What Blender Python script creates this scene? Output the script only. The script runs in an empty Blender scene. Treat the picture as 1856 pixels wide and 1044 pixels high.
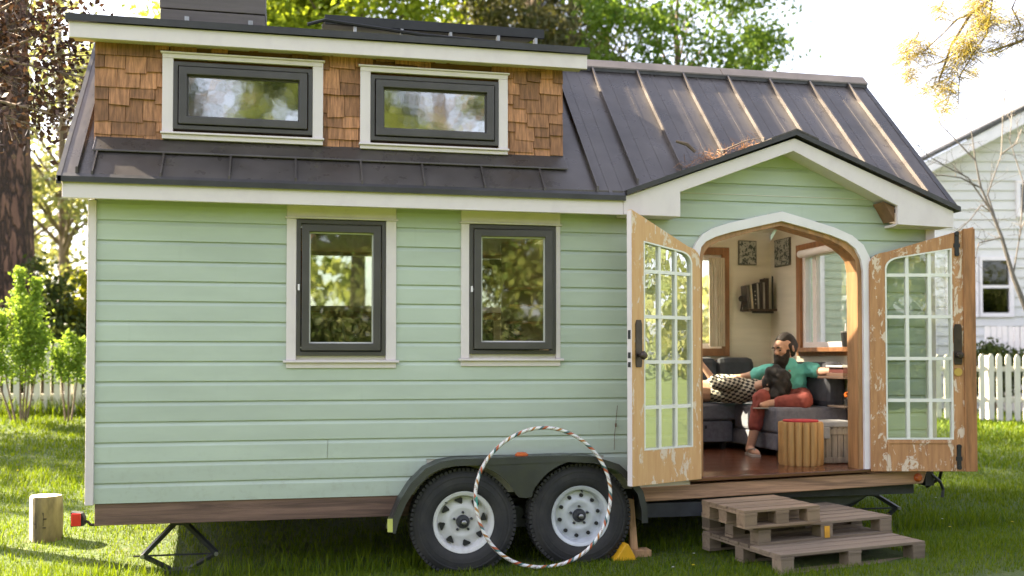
import bpy, bmesh, math, random
import numpy as np
from mathutils import Vector, Matrix, Quaternion

R = math.radians
S = bpy.context.scene
COL = S.collection
rnd = random.Random(11)
nrg = np.random.default_rng(5)

# ------------------------------------------------------------------ camera, sky, sun, exposure
TH = math.atan(.2166)                       # the camera looks 12 degrees right of square-on
cam_d = bpy.data.cameras.new('camera')
cam = bpy.data.objects.new('camera', cam_d); COL.objects.link(cam); S.camera = cam
cam_d.sensor_width = 36.0
cam_d.lens = 36.0 * 1850 / 1856
cam_d.shift_y = 78 / 1856
cam_d.clip_end = 3000; cam_d.clip_start = .05
cam.location = (0, -6.9, 1.43)
cam.rotation_euler = (math.pi / 2 + math.atan(50 / 1850), 0, -TH)
cam_d.dof.use_dof = True; cam_d.dof.focus_distance = 7.3; cam_d.dof.aperture_fstop = 1.4

SUN = Vector((-.66, .45, .60)).normalized()  # towards the sun: behind the house, from the left
w = bpy.data.worlds.new('World'); S.world = w; w.use_nodes = True
wn = w.node_tree.nodes; wl = w.node_tree.links
bg = wn['Background']
sky = wn.new('ShaderNodeTexSky'); sky.sky_type = 'NISHITA'; sky.sun_disc = False
sky.sun_elevation = math.asin(SUN.z); sky.sun_rotation = math.atan2(SUN.x, SUN.y)
sky.dust_density = 2.5; sky.ozone_density = 1.0; sky.air_density = 1.0
hz_ = wn.new('ShaderNodeHueSaturation'); hz_.inputs['Saturation'].default_value = .5
wl.new(sky.outputs[0], hz_.inputs['Color'])
wm = wn.new('ShaderNodeMix'); wm.data_type = 'RGBA'; wm.blend_type = 'MULTIPLY'; wm.inputs[0].default_value = 1; wm.inputs[7].default_value = (1, .95, .985, 1)
wl.new(hz_.outputs[0], wm.inputs[6]); wl.new(wm.outputs[2], bg.inputs[0]); bg.inputs[1].default_value = .075   # thin bright haze whitens the sky
sl = bpy.data.lights.new('sun', 'SUN'); sl.energy = 5.0; sl.angle = R(.6); sl.color = (1, .86, .64)
so = bpy.data.objects.new('sun', sl); COL.objects.link(so)
so.rotation_euler = SUN.to_track_quat('Z', 'Y').to_euler(); so.location = (-20, 15, 20)
S.view_settings.view_transform = 'Standard'; S.view_settings.look = 'None'
S.view_settings.gamma = 1; S.view_settings.exposure = 3.2
S.render.engine = 'CYCLES'
S.cycles.use_denoising = True
S.cycles.max_bounces = 12; S.cycles.transparent_max_bounces = 16
S.cycles.diffuse_bounces = 8; S.cycles.caustics_reflective = False; S.cycles.caustics_refractive = False
S.cycles.sample_clamp_indirect = 6

# ------------------------------------------------------------------ mesh helpers
class MB:
    """collects shapes into one mesh"""
    def __init__(s): s.v = []; s.f = []; s.m = []; s.T = None
    def add(s, vs, fs, mi=0):
        o = len(s.v)
        if s.T is not None: vs = [tuple(s.T @ Vector(p)) for p in vs]
        s.v += [tuple(p) for p in vs]; s.f += [tuple(i + o for i in q) for q in fs]; s.m += [mi] * len(fs); return s
    def box(s, x0, x1, y0, y1, z0, z1, mi=0):
        return s.add([(x0,y0,z0),(x1,y0,z0),(x1,y1,z0),(x0,y1,z0),(x0,y0,z1),(x1,y0,z1),(x1,y1,z1),(x0,y1,z1)],
                     [(0,3,2,1),(4,5,6,7),(0,1,5,4),(1,2,6,5),(2,3,7,6),(3,0,4,7)], mi)
    def prism(s, poly, a, b, ax='y', mi=0):
        """2-D outline pulled along an axis: ax y -> (x,z), ax x -> (y,z), ax z -> (x,y)"""
        f = {'y': lambda p, t: (p[0], t, p[1]), 'x': lambda p, t: (t, p[0], p[1]), 'z': lambda p, t: (p[0], p[1], t)}[ax]
        n = len(poly)
        return s.add([f(p, a) for p in poly] + [f(p, b) for p in poly],
                     [tuple(range(n)), tuple(range(2*n-1, n-1, -1))] + [(i, i+n, (i+1) % n + n, (i+1) % n) for i in range(n)], mi)
    def ring(s, po, pi, a, b, ax='y', mi=0, closed=True):
        """band between two outlines with equal point counts, pulled along an axis"""
        f = {'y': lambda p, t: (p[0], t, p[1]), 'x': lambda p, t: (t, p[0], p[1]), 'z': lambda p, t: (p[0], p[1], t)}[ax]
        n = len(po); vs = [f(p, a) for p in po] + [f(p, a) for p in pi] + [f(p, b) for p in po] + [f(p, b) for p in pi]
        fs = []
        for i in range(n if closed else n - 1):
            j = (i + 1) % n
            fs += [(i, j, n+j, n+i), (2*n+i, 3*n+i, 3*n+j, 2*n+j), (i, 2*n+i, 2*n+j, j), (n+i, n+j, 3*n+j, 3*n+i)]
        if not closed: fs += [(0, n, 3*n, 2*n), (n-1, 3*n-1, 4*n-1, 2*n-1)]
        return s.add(vs, fs, mi)
    def tube(s, pts, rad, n=8, mi=0):
        pts = [Vector(p) for p in pts]
        if not hasattr(rad, '__len__'): rad = [rad] * len(pts)
        rad = [float(q) for q in rad]; vs = []; k = len(pts); up = Vector((.13, .21, .97))
        for i, p in enumerate(pts):
            d = (pts[min(i+1, k-1)] - pts[max(i-1, 0)])
            d = d.normalized() if d.length > 1e-9 else Vector((0, 0, 1))
            a = d.cross(up)
            if a.length < .05: a = d.cross(Vector((1, 0, 0)))
            a.normalize(); b = d.cross(a)
            for j in range(n):
                t = 2 * math.pi * j / n
                vs.append(p + rad[i] * (math.cos(t) * a + math.sin(t) * b))
        fs = [tuple(range(n - 1, -1, -1)), tuple(range((k-1)*n, k*n))]
        for i in range(k - 1):
            for j in range(n):
                q = (j + 1) % n
                fs.append((i*n+j, i*n+q, (i+1)*n+q, (i+1)*n+j))
        return s.add(vs, fs, mi)
    def lathe(s, prof, c=(0, 0, 0), ax='z', n=32, mi=0, closed=False, caps=True):
        """profile of (radius, height) turned about an axis through c"""
        vs = []; k = len(prof)
        for r, h in prof:
            for j in range(n):
                t = 2 * math.pi * j / n; x, y = r * math.cos(t), r * math.sin(t)
                p = {'z': (x, y, h), 'y': (x, h, y), 'x': (h, x, y)}[ax]
                vs.append((p[0] + c[0], p[1] + c[1], p[2] + c[2]))
        fs = []
        for i in range(k if closed else k - 1):
            i2 = (i + 1) % k
            for j in range(n):
                q = (j + 1) % n; fs.append((i*n+j, i*n+q, i2*n+q, i2*n+j))
        if not closed and caps: fs += [tuple(range(n - 1, -1, -1)), tuple(range((k-1)*n, k*n))]
        return s.add(vs, fs, mi)
    def obj(s, name, mats, parent=None, smooth=None, bevel=0, loc=None):
        me = bpy.data.meshes.new(name)
        off = Vector((0, 0, 0))
        if loc is not None: off = Vector(loc)
        elif parent is not None and not parent.get('_local'):
            p = parent
            while p is not None: off += p.location; p = p.parent
        me.from_pydata([(x - off.x, y - off.y, z - off.z) for x, y, z in s.v], [], s.f)
        if not isinstance(mats, (list, tuple)): mats = [mats]
        for m in mats: me.materials.append(m)
        if len(mats) > 1: me.polygons.foreach_set('material_index', s.m)
        bm = bmesh.new(); bm.from_mesh(me); bmesh.ops.recalc_face_normals(bm, faces=bm.faces); bm.to_mesh(me); bm.free()
        if smooth:
            me.polygons.foreach_set('use_smooth', [True] * len(me.polygons))
            me.set_sharp_from_angle(angle=R(smooth))
        o = bpy.data.objects.new(name, me); COL.objects.link(o)
        if parent is not None: o.parent = parent
        if loc is not None: o.location = loc
        if bevel:
            b = o.modifiers.new('bevel', 'BEVEL'); b.width = bevel; b.segments = 2; b.limit_method = 'ANGLE'; b.angle_limit = R(40)
        return o

def tag(o, label, cat, group=None, kind=None):
    if label: o['label'] = label
    if cat: o['category'] = cat
    if group: o['group'] = group
    if kind: o['kind'] = kind
    return o
def thing(name, label, cat, loc=(0, 0, 0), rz=0, group=None):
    o = bpy.data.objects.new(name, None); COL.objects.link(o); o.empty_display_size = .1
    o.location = loc; o.rotation_euler = (0, 0, rz)
    if rz: o['_local'] = 1
    return tag(o, label, cat, group)
def structure(o): o['kind'] = 'structure'; return o
def dup(o, loc=None, rz=None, label=None, parent=None):
    c = o.copy(); COL.objects.link(c)
    if parent is not None: c.parent = parent
    if loc is not None: c.location = loc
    if rz is not None: c.rotation_euler = (0, 0, rz)
    if label: c['label'] = label
    for ch in list(o.children): dup(ch, parent=c)
    return c
def raw(name, V, F, mats, parent=None, mi=None, loc=None, smooth=False):
    """big meshes straight from numpy: V (n,3), F (m,k)"""
    me = bpy.data.meshes.new(name); V = np.asarray(V, np.float32).copy(); F = np.asarray(F, np.int32)
    off = np.zeros(3, np.float32)
    if parent is not None:
        p = parent
        while p is not None: off += np.array(p.location, np.float32); p = p.parent
    elif loc is not None: off = np.array(loc, np.float32)
    V -= off
    me.vertices.add(len(V)); me.vertices.foreach_set('co', V.ravel())
    k = F.shape[1]
    me.loops.add(F.size); me.loops.foreach_set('vertex_index', F.ravel())
    me.polygons.add(len(F)); me.polygons.foreach_set('loop_start', np.arange(0, F.size, k, dtype=np.int32))
    for m in (mats if isinstance(mats, (list, tuple)) else [mats]): me.materials.append(m)
    if mi is not None: me.polygons.foreach_set('material_index', mi)
    if smooth: me.polygons.foreach_set('use_smooth', np.ones(len(F), bool))
    me.update(calc_edges=True)
    o = bpy.data.objects.new(name, me); COL.objects.link(o)
    if parent is not None: o.parent = parent
    elif loc is not None: o.location = loc
    return o

# ------------------------------------------------------------------ materials
def nodes(name):
    m = bpy.data.materials.new(name); m.use_nodes = True
    nt = m.node_tree; return m, nt, nt.nodes, nt.links, nt.nodes['Principled BSDF']
def mixcol(nt, fac, a, b):
    n = nt.nodes.new('ShaderNodeMix'); n.data_type = 'RGBA'
    if isinstance(fac, (int, float)): n.inputs[0].default_value = fac
    else: nt.links.new(fac, n.inputs[0])
    for i, c in ((6, a), (7, b)):
        if isinstance(c, (tuple, list)): n.inputs[i].default_value = (*c[:3], 1)
        else: nt.links.new(c, n.inputs[i])
    return n.outputs[2]
def noise(nt, scale, detail=4, stretch=(1, 1, 1), rough=.6, dist=0):
    tc = nt.nodes.new('ShaderNodeTexCoord'); mp = nt.nodes.new('ShaderNodeMapping'); mp.inputs['Scale'].default_value = stretch
    nt.links.new(tc.outputs['Object'], mp.inputs[0])
    n = nt.nodes.new('ShaderNodeTexNoise'); n.inputs['Scale'].default_value = scale; n.inputs['Detail'].default_value = detail
    n.inputs['Roughness'].default_value = rough; n.inputs['Distortion'].default_value = dist
    nt.links.new(mp.outputs[0], n.inputs['Vector']); return n.outputs['Fac']
def ramp(nt, fac, a, b):
    n = nt.nodes.new('ShaderNodeMapRange'); n.inputs['From Min'].default_value = a; n.inputs['From Max'].default_value = b
    nt.links.new(fac, n.inputs['Value']); return n.outputs[0]
def island(nt):
    return nt.nodes.new('ShaderNodeNewGeometry').outputs['Random Per Island']
def M(name, c, rough=.5, var=.12, scale=6, stretch=(1, 1, 1), bump=0, bscale=80, bstretch=None, metal=0, spec=.5, c2=None, per=0, dist=0, lo=.35, hi=.65, rvar=0):
    m, nt, N, L, B = nodes(name)
    a = tuple(x * (1 - var) for x in c); b = tuple(min(1, x * (1 + var)) for x in c) if c2 is None else c2
    n1 = noise(nt, scale, 5, stretch, dist=dist)
    out = mixcol(nt, ramp(nt, n1, lo, hi), a, b)
    if per:
        g = N.new('ShaderNodeHueSaturation'); L.new(out, g.inputs['Color'])
        L.new(ramp(nt, island(nt), 0, 1), g.inputs['Value'])
        mr = g.inputs['Value'].links[0].from_node; mr.inputs['To Min'].default_value = 1 - per; mr.inputs['To Max'].default_value = 1 + per
        out = g.outputs[0]
    L.new(out, B.inputs['Base Color']); B.inputs['Metallic'].default_value = metal; B.inputs['Specular IOR Level'].default_value = spec
    B.inputs['Roughness'].default_value = rough
    if rvar:
        rr = ramp(nt, noise(nt, scale * 3, 4), .3, .7); q = rr.node; q.inputs['To Min'].default_value = rough - rvar; q.inputs['To Max'].default_value = rough + rvar
        L.new(rr, B.inputs['Roughness'])
    if bump:
        bp = N.new('ShaderNodeBump'); bp.inputs['Strength'].default_value = bump; bp.inputs['Distance'].default_value = .01
        L.new(noise(nt, bscale, 4, bstretch or stretch), bp.inputs['Height']); L.new(bp.outputs[0], B.inputs['Normal'])
    return m
def by_object(m, amount):
    nt = m.node_tree; N, L = nt.nodes, nt.links; B = N['Principled BSDF']; src = B.inputs['Base Color'].links[0].from_socket
    h = N.new('ShaderNodeHueSaturation'); L.new(src, h.inputs['Color']); mr = ramp(nt, N.new('ShaderNodeObjectInfo').outputs['Random'], 0, 1); mr.node.inputs['To Min'].default_value = 1 - amount; mr.node.inputs['To Max'].default_value = 1 + amount; L.new(mr, h.inputs['Value']); L.new(h.outputs[0], B.inputs['Base Color']); return m
def leafmat(name, c1, c2, trans=.45, rough=.5):
    m, nt, N, L, B = nodes(name)
    col = mixcol(nt, island(nt), c1, c2)
    L.new(col, B.inputs['Base Color']); B.inputs['Roughness'].default_value = rough; B.inputs['Specular IOR Level'].default_value = .12
    t = N.new('ShaderNodeBsdfTranslucent'); L.new(mixcol(nt, .35, col, (min(1, c2[0]*1.6), min(1, c2[1]*1.45), c2[2]*.4)), t.inputs[0])
    mx = N.new('ShaderNodeMixShader'); mx.inputs[0].default_value = trans
    L.new(B.outputs[0], mx.inputs[1]); L.new(t.outputs[0], mx.inputs[2]); L.new(mx.outputs[0], N['Material Output'].inputs[0])
    return m
def glassmat(name, refl=.12, tint=(.93, .95, .93), wave=.15, wscale=3.0, blur=0):
    m, nt, N, L, B = nodes(name); N.remove(B)
    tr = N.new('ShaderNodeBsdfTransparent'); tr.inputs[0].default_value = (*tint, 1)
    gl = N.new('ShaderNodeBsdfGlossy'); gl.inputs['Roughness'].default_value = blur
    bp = N.new('ShaderNodeBump'); bp.inputs['Strength'].default_value = wave; bp.inputs['Distance'].default_value = .02
    L.new(noise(nt, wscale, 3), bp.inputs['Height']); L.new(bp.outputs[0], gl.inputs['Normal'])
    lw = N.new('ShaderNodeLayerWeight'); pw = N.new('ShaderNodeMath'); pw.operation = 'POWER'; L.new(lw.outputs['Facing'], pw.inputs[0]); pw.inputs[1].default_value = 5
    fr = N.new('ShaderNodeMath'); fr.operation = 'MULTIPLY_ADD'; L.new(pw.outputs[0], fr.inputs[0]); fr.inputs[1].default_value = .9; fr.inputs[2].default_value = .03
    ad = N.new('ShaderNodeMath'); ad.operation = 'ADD'; ad.use_clamp = True; ad.inputs[1].default_value = refl; L.new(fr.outputs[0], ad.inputs[0])
    mx = N.new('ShaderNodeMixShader'); L.new(ad.outputs[0], mx.inputs[0]); L.new(tr.outputs[0], mx.inputs[1]); L.new(gl.outputs[0], mx.inputs[2])
    L.new(mx.outputs[0], N['Material Output'].inputs[0]); return m

green = M('green_paint', (.43, .488, .415), .55, .06, 1.3, (1, 1, 4), .12, 60, (.4, 1, 6), rvar=.1)
trim = M('cream_trim_paint', (.71, .63, .635), .5, .05, 6, (1.2, 1, .8), .08, 50, (.3, 1, 5), c2=(.61, .53, .55), lo=.5, hi=.8)
white = M('white_paint', (.76, .71, .73), .5, .05, 4, bump=.06)
cream = M('interior_cream', (.70, .65, .56), .7, .05, 2, (1, 1, 8))
darkframe = M('bronze_window_frame', (.055, .049, .047), .42, .15, 5, bump=.02)
gasket = M('glazing_gasket', (.62, .61, .57), .5, .08)
blackmetal = M('black_drip_edge', (.028, .026, .026), .42, .25, 6, rvar=.1)
roofm = M('bronze_roof_metal', (.078, .067, .060), .32, .22, 2.2, (1, 1, 1), .12, 2.2, (4, .7, .7), metal=.35, rvar=.1)
ridge_m = M('ridge_cap_metal', (.135, .115, .10), .42, .2, 3, metal=.35)
shake = M('cedar_shake', (.33, .155, .075), .8, .38, 9, (9, 1, 1), .35, 40, (10, 1, 1), per=.42)
shake_b = M('cedar_backing', (.16, .07, .03), .8)
rustbeam = M('dark_stained_beam', (.15, .088, .064), .75, .45, 4, (.35, 2, 7), .35, 30, (.4, 1, 8), dist=.6)
beam_m = M('weathered_fir_beam', (.38, .22, .125), .7, .42, 3.5, (.35, 2, 7), .35, 30, (.4, 1, 8), dist=.8)
jambw = M('warm_wood', (.34, .175, .075), .5, .3, 5, (5, 5, .5), .1)
casew = M('interior_window_wood', (.27, .12, .048), .5, .25, 5, (4, 4, .8), .1)
floorw = M('cherry_floor', (.105, .038, .019), .22, .35, 3, (.6, 9, 1), .04)
rubber = M('tyre_rubber', (.03, .03, .032), .8, .3, 7, bump=.15, bscale=90, c2=(.05, .046, .040), lo=.4, hi=.8)
rimwhite = M('white_rim_paint', (.72, .71, .69), .4, .1, 9, bump=.03, rvar=.1, c2=(.50, .46, .40), lo=.5, hi=.75)
rimgrey = M('galvanised_rim', (.60, .62, .65), .38, .1, 6, metal=.15, rvar=.1)
black = M('black_part', (.012, .012, .013), .55, .3)
fenderm = M('black_fender', (.035, .037, .036), .4, .25, 4, rvar=.12)
chassism = M('chassis_steel', (.03, .032, .036), .55, .3, 8)
steel = M('steel', (.30, .30, .30), .4, .2, 20, metal=.9)
brass = M('brass', (.62, .42, .16), .3, .1, metal=.9)
bronze = M('oiled_bronze', (.05, .035, .028), .38, .3, 20, metal=.5)
redlens = M('red_lens', (.62, .03, .02), .18, .1)
orangelens = M('orange_lens', (.55, .11, .025), .25, .15)
reflector = M('yellowed_reflector', (.48, .50, .13), .4, .15)
def siding_tone(m):
    nt = m.node_tree; N, L = nt.nodes, nt.links; B = N['Principled BSDF']; src = B.inputs['Base Color'].links[0].from_socket
    tc = N.new('ShaderNodeTexCoord'); sp_ = N.new('ShaderNodeSeparateXYZ'); L.new(tc.outputs['Object'], sp_.inputs[0])
    a = N.new('ShaderNodeMath'); a.operation = 'SUBTRACT'; L.new(sp_.outputs[2], a.inputs[0]); a.inputs[1].default_value = .512
    d = N.new('ShaderNodeMath'); d.operation = 'DIVIDE'; L.new(a.outputs[0], d.inputs[0]); d.inputs[1].default_value = .129
    f = N.new('ShaderNodeMath'); f.operation = 'FLOOR'; L.new(d.outputs[0], f.inputs[0])
    wn_ = N.new('ShaderNodeTexWhiteNoise'); wn_.noise_dimensions = '1D'; L.new(f.outputs[0], wn_.inputs['W'])
    h = N.new('ShaderNodeHueSaturation'); L.new(src, h.inputs['Color']); mr = ramp(nt, wn_.outputs['Value'], 0, 1); mr.node.inputs['To Min'].default_value = .955; mr.node.inputs['To Max'].default_value = 1.035; L.new(mr, h.inputs['Value'])
    st = ramp(nt, noise(nt, 7, 6, (3.2, 1, .35), .7), .60, .78); st.node.inputs['To Max'].default_value = .28
    c = mixcol(nt, st, h.outputs[0], (.33, .36, .29))
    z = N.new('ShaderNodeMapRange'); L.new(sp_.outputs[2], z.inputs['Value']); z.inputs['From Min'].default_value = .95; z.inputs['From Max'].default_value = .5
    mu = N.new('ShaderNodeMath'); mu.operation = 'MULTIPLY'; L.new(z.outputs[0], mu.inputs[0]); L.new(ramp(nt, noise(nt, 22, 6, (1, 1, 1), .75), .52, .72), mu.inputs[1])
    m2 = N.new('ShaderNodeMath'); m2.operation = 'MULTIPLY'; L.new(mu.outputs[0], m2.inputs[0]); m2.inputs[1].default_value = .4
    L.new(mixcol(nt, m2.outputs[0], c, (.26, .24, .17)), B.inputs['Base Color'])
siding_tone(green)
def peel(name, wood, wood2, paint, amount):
    m, nt, N, L, B = nodes(name)
    wd = mixcol(nt, ramp(nt, noise(nt, 5, 5, (6, 6, .7)), .35, .65), wood, wood2)
    n1 = noise(nt, 7.5, 8, (1.5, 1.5, .75), .72, .8); n2 = noise(nt, 26, 4, (1.4, 1.4, .6), .7)
    ad = N.new('ShaderNodeMath'); ad.operation = 'MULTIPLY_ADD'; L.new(n2, ad.inputs[0]); ad.inputs[1].default_value = .35; L.new(n1, ad.inputs[2])
    f = ramp(nt, ad.outputs[0], amount, amount + .03)
    L.new(mixcol(nt, f, wd, paint), B.inputs['Base Color']); B.inputs['Roughness'].default_value = .6
    bp = N.new('ShaderNodeBump'); bp.inputs['Strength'].default_value = .35; bp.inputs['Distance'].default_value = .006
    L.new(f, bp.inputs['Height']); L.new(bp.outputs[0], B.inputs['Normal']); return m
doorpeel = peel('peeling_door_wood', (.56, .31, .125), (.62, .38, .17), (.68, .56, .42), .735)
doorpeel2 = peel('peeling_door_wood_pale', (.49, .25, .105), (.35, .165, .068), (.66, .53, .40), .725)
muntinm = M('muntin_paint', (.74, .73, .66), .45, .06)
glass = glassmat('window_glass', .13, (.70, .74, .68), .03, 2.2, .02)
loftglass = glassmat('loft_window_glass', .30, (.75, .8, .77), .05, 3.0, .045)
doorglass = glassmat('old_door_glass', .05, (.95, .97, .93), .06, 3.0); doorglass_l = glassmat('old_door_glass_mirroring', .36, (.93, .96, .9), .10, 3.0)
sofam = M('grey_sofa_fabric', (.135, .138, .17), .9, .15, 30, bump=.15, bscale=300)
sofad = M('charcoal_cushion_fabric', (.052, .055, .068), .9, .2, 12, bump=.2, bscale=60)

# ------------------------------------------------------------------ ground
def gz(x, y):
    x = np.asarray(x, float); y = np.asarray(y, float)
    h0 = .035 * np.clip(x - 1, 0, 4.5) + .03 * np.clip(-y, 0, 1)
    h1 = .65 - .0154 * np.clip(x + 3, -10, 16)
    t = np.clip(y / 8, 0, 1) ** 1.2
    return h0 * (1 - t) + h1 * t
def gzf(x, y): return float(gz(x, y))

def build_ground():
    ax = np.unique(np.concatenate([np.linspace(-900, -30, 14), np.linspace(-30, 30, 121), np.linspace(30, 900, 14)]))
    ay = np.unique(np.concatenate([np.linspace(-900, -20, 12), np.linspace(-20, 30, 101), np.linspace(30, 900, 14)]))
    X, Y = np.meshgrid(ax, ay); Z = gz(X, Y)
    V = np.stack([X, Y, Z], -1).reshape(-1, 3); n = len(ax); k = np.arange(len(ay) - 1)[:, None] * n + np.arange(n - 1)[None]
    k = k.ravel(); F = np.stack([k, k + 1, k + n + 1, k + n], 1)
    m, nt, N, L, B = nodes('lawn_soil')
    c = mixcol(nt, ramp(nt, noise(nt, 1.3, 6), .35, .65), (.045, .075, .012), (.075, .105, .018))
    c = mixcol(nt, ramp(nt, noise(nt, 14, 5), .55, .75), c, (.12, .105, .035))
    L.new(c, B.inputs['Base Color']); B.inputs['Roughness'].default_value = .95
    bp = N.new('ShaderNodeBump'); bp.inputs['Strength'].default_value = .8; bp.inputs['Distance'].default_value = .05
    L.new(noise(nt, 40, 4), bp.inputs['Height']); L.new(bp.outputs[0], B.inputs['Normal'])
    structure(raw('ground', V, F, m, smooth=True))
build_ground()

grassm = leafmat('grass_blade', (.040, .096, .006), (.158, .205, .008), .40, .5)
def blades(name, regions, label):
    Vs = []; n0 = 0
    for (x0, x1, y0, y1, dens, h, wd) in regions:
        n = int((x1 - x0) * (y1 - y0) * dens)
        x = nrg.uniform(x0, x1, n); y = nrg.uniform(y0, y1, n)
        # only what the camera side can see, with a margin for a step to either side
        dx, dy = x, y + 6.9
        u = (dx * math.cos(TH) - dy * math.sin(TH)) / (dx * math.sin(TH) + dy * math.cos(TH))
        keep = np.abs(u) < .66
        for (a, b, c, d) in ((2.98, 4.02, -1.02, .05), (1.0, 1.28, -.13, .05), (1.8, 2.08, -.13, .05), (2.17, 2.33, -.2, -.02)):
            keep &= ~((x > a) & (x < b) & (y > c) & (y < d))
        keep &= ~((x > -1) & (x < 4.6) & (y > .15) & (y < 2.4) & (nrg.uniform(0, 1, n) < .45)); keep &= ~((((x - 1.55) / .42) ** 2 + ((y + .02) / .13) ** 2 < 1) & (nrg.uniform(0, 1, n) < .8))
        keep &= (x + 1.8) ** 2 + (y - 1.36) ** 2 > .015
        x, y = x[keep], y[keep]; n = len(x)
        patch = .5 + .5 * np.sin(x * 2.1 + 1.3 * np.sin(y * 1.7)) * np.sin(y * 2.6 + x * .7)
        hh = h * nrg.uniform(.5, 1.25, n) * (.65 + .6 * patch); a = nrg.uniform(0, 2 * math.pi, n); l = hh * nrg.uniform(.1, .8, n); b = a + nrg.uniform(-.6, .6, n)
        ww = wd * nrg.uniform(.6, 1.2, n); z = gz(x, y) - .01
        sx, sy = np.cos(a + 1.57) * ww / 2, np.sin(a + 1.57) * ww / 2
        P = np.empty((n, 5, 3))
        for i, (s, f, q) in enumerate(((-1, 0, 0), (1, 0, 0), (.75, .38, .58), (-.75, .38, .58), (0, 1, 1))):
            P[:, i, 0] = x + s * sx + l * f * np.cos(b); P[:, i, 1] = y + s * sy + l * f * np.sin(b); P[:, i, 2] = z + hh * q
        Vs.append(P.reshape(-1, 3))
    V = np.concatenate(Vs); n = len(V) // 5; k = np.arange(n)[:, None] * 5
    F = np.concatenate([k + np.array([[0, 1, 2]]), k + np.array([[0, 2, 3]]), k + np.array([[3, 2, 4]])])
    o = raw(name, V, F, grassm); tag(o, label, 'grass', kind='stuff'); return o
blades('grass', [(-4, 8.5, -1.5, .6, 4600, .05, .0055), (-3.6, 11, .6, 2.6, 2400, .055, .0075), (-4.5, -.4, 2.6, 5, 1800, .06, .010),
                 (-6, -1.2, 5, 8.4, 1100, .07, .014), (-5, -2.3, 7.85, 8.35, 700, .26, .014), (-4.6, 8, -1.5, 9, 9, .11, .009), (5, 13, 2.6, 5.5, 800, .07, .015), (6.5, 15, 5.5, 9.5, 520, .08, .022),
                 (-5, 5.5, -.05, .25, 900, .13, .008)], 'short green lawn grass around the tiny house, partly sunlit')

# ------------------------------------------------------------------ the tiny house
house = thing('tiny_house', 'mint green tiny house on a trailer with cedar dormer and open arched doors', 'tiny house', (1.75, 1.2, 0))
XL, XR, ZB, ZT = -1.212, 4.72, .512, 2.445
ARCH_IN = [(2.857, .585), (2.857, 2.08), (2.862, 2.16), (2.877, 2.232), (2.913, 2.271), (2.987, 2.307), (3.115, 2.346), (3.309, 2.391), (3.505, 2.436),
           (3.70, 2.392), (3.895, 2.343), (4.03, 2.296), (4.10, 2.245), (4.143, 2.165), (4.16, 2.08), (4.16, .60)]
ARCH_OUT = [(2.787, .57), (2.787, 2.09), (2.80, 2.18), (2.838, 2.265), (2.885, 2.322), (2.966, 2.37), (3.09, 2.411), (3.30, 2.461), (3.508, 2.507),
            (3.72, 2.455), (3.93, 2.40), (4.075, 2.345), (4.165, 2.277), (4.218, 2.18), (4.235, 2.09), (4.235, .61)]
W1 = (.034, .62, 1.449, 2.352); W2 = (1.192, 1.80, 1.461, 2.35)
CAS = [(-.031, .691, 1.367, 2.44), (1.134, 1.834, 1.378, 2.44)]
def arch_x(z, out=ARCH_OUT):
    pk = max(range(len(out)), key=lambda i: out[i][1])
    if z >= out[pk][1]: return None
    l = r = None
    for i in range(pk):
        if out[i][1] <= z <= out[i+1][1]: t = (z - out[i][1]) / max(1e-6, out[i+1][1] - out[i][1]); l = out[i][0] + t * (out[i+1][0] - out[i][0])
    for i in range(pk, len(out) - 1):
        if out[i+1][1] <= z <= out[i][1]: t = (out[i][1] - z) / max(1e-6, out[i][1] - out[i+1][1]); r = out[i][0] + t * (out[i+1][0] - out[i][0])
    if l is None: l = out[0][0]
    if r is None: r = out[-1][0]
    return l, r
def sid_y(f):      # lap profile: flat face with a cove along its top
    return -.015 if f < .76 else -.015 + .013 * min(1, (f - .76) / .2)
EXPO = .129
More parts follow.
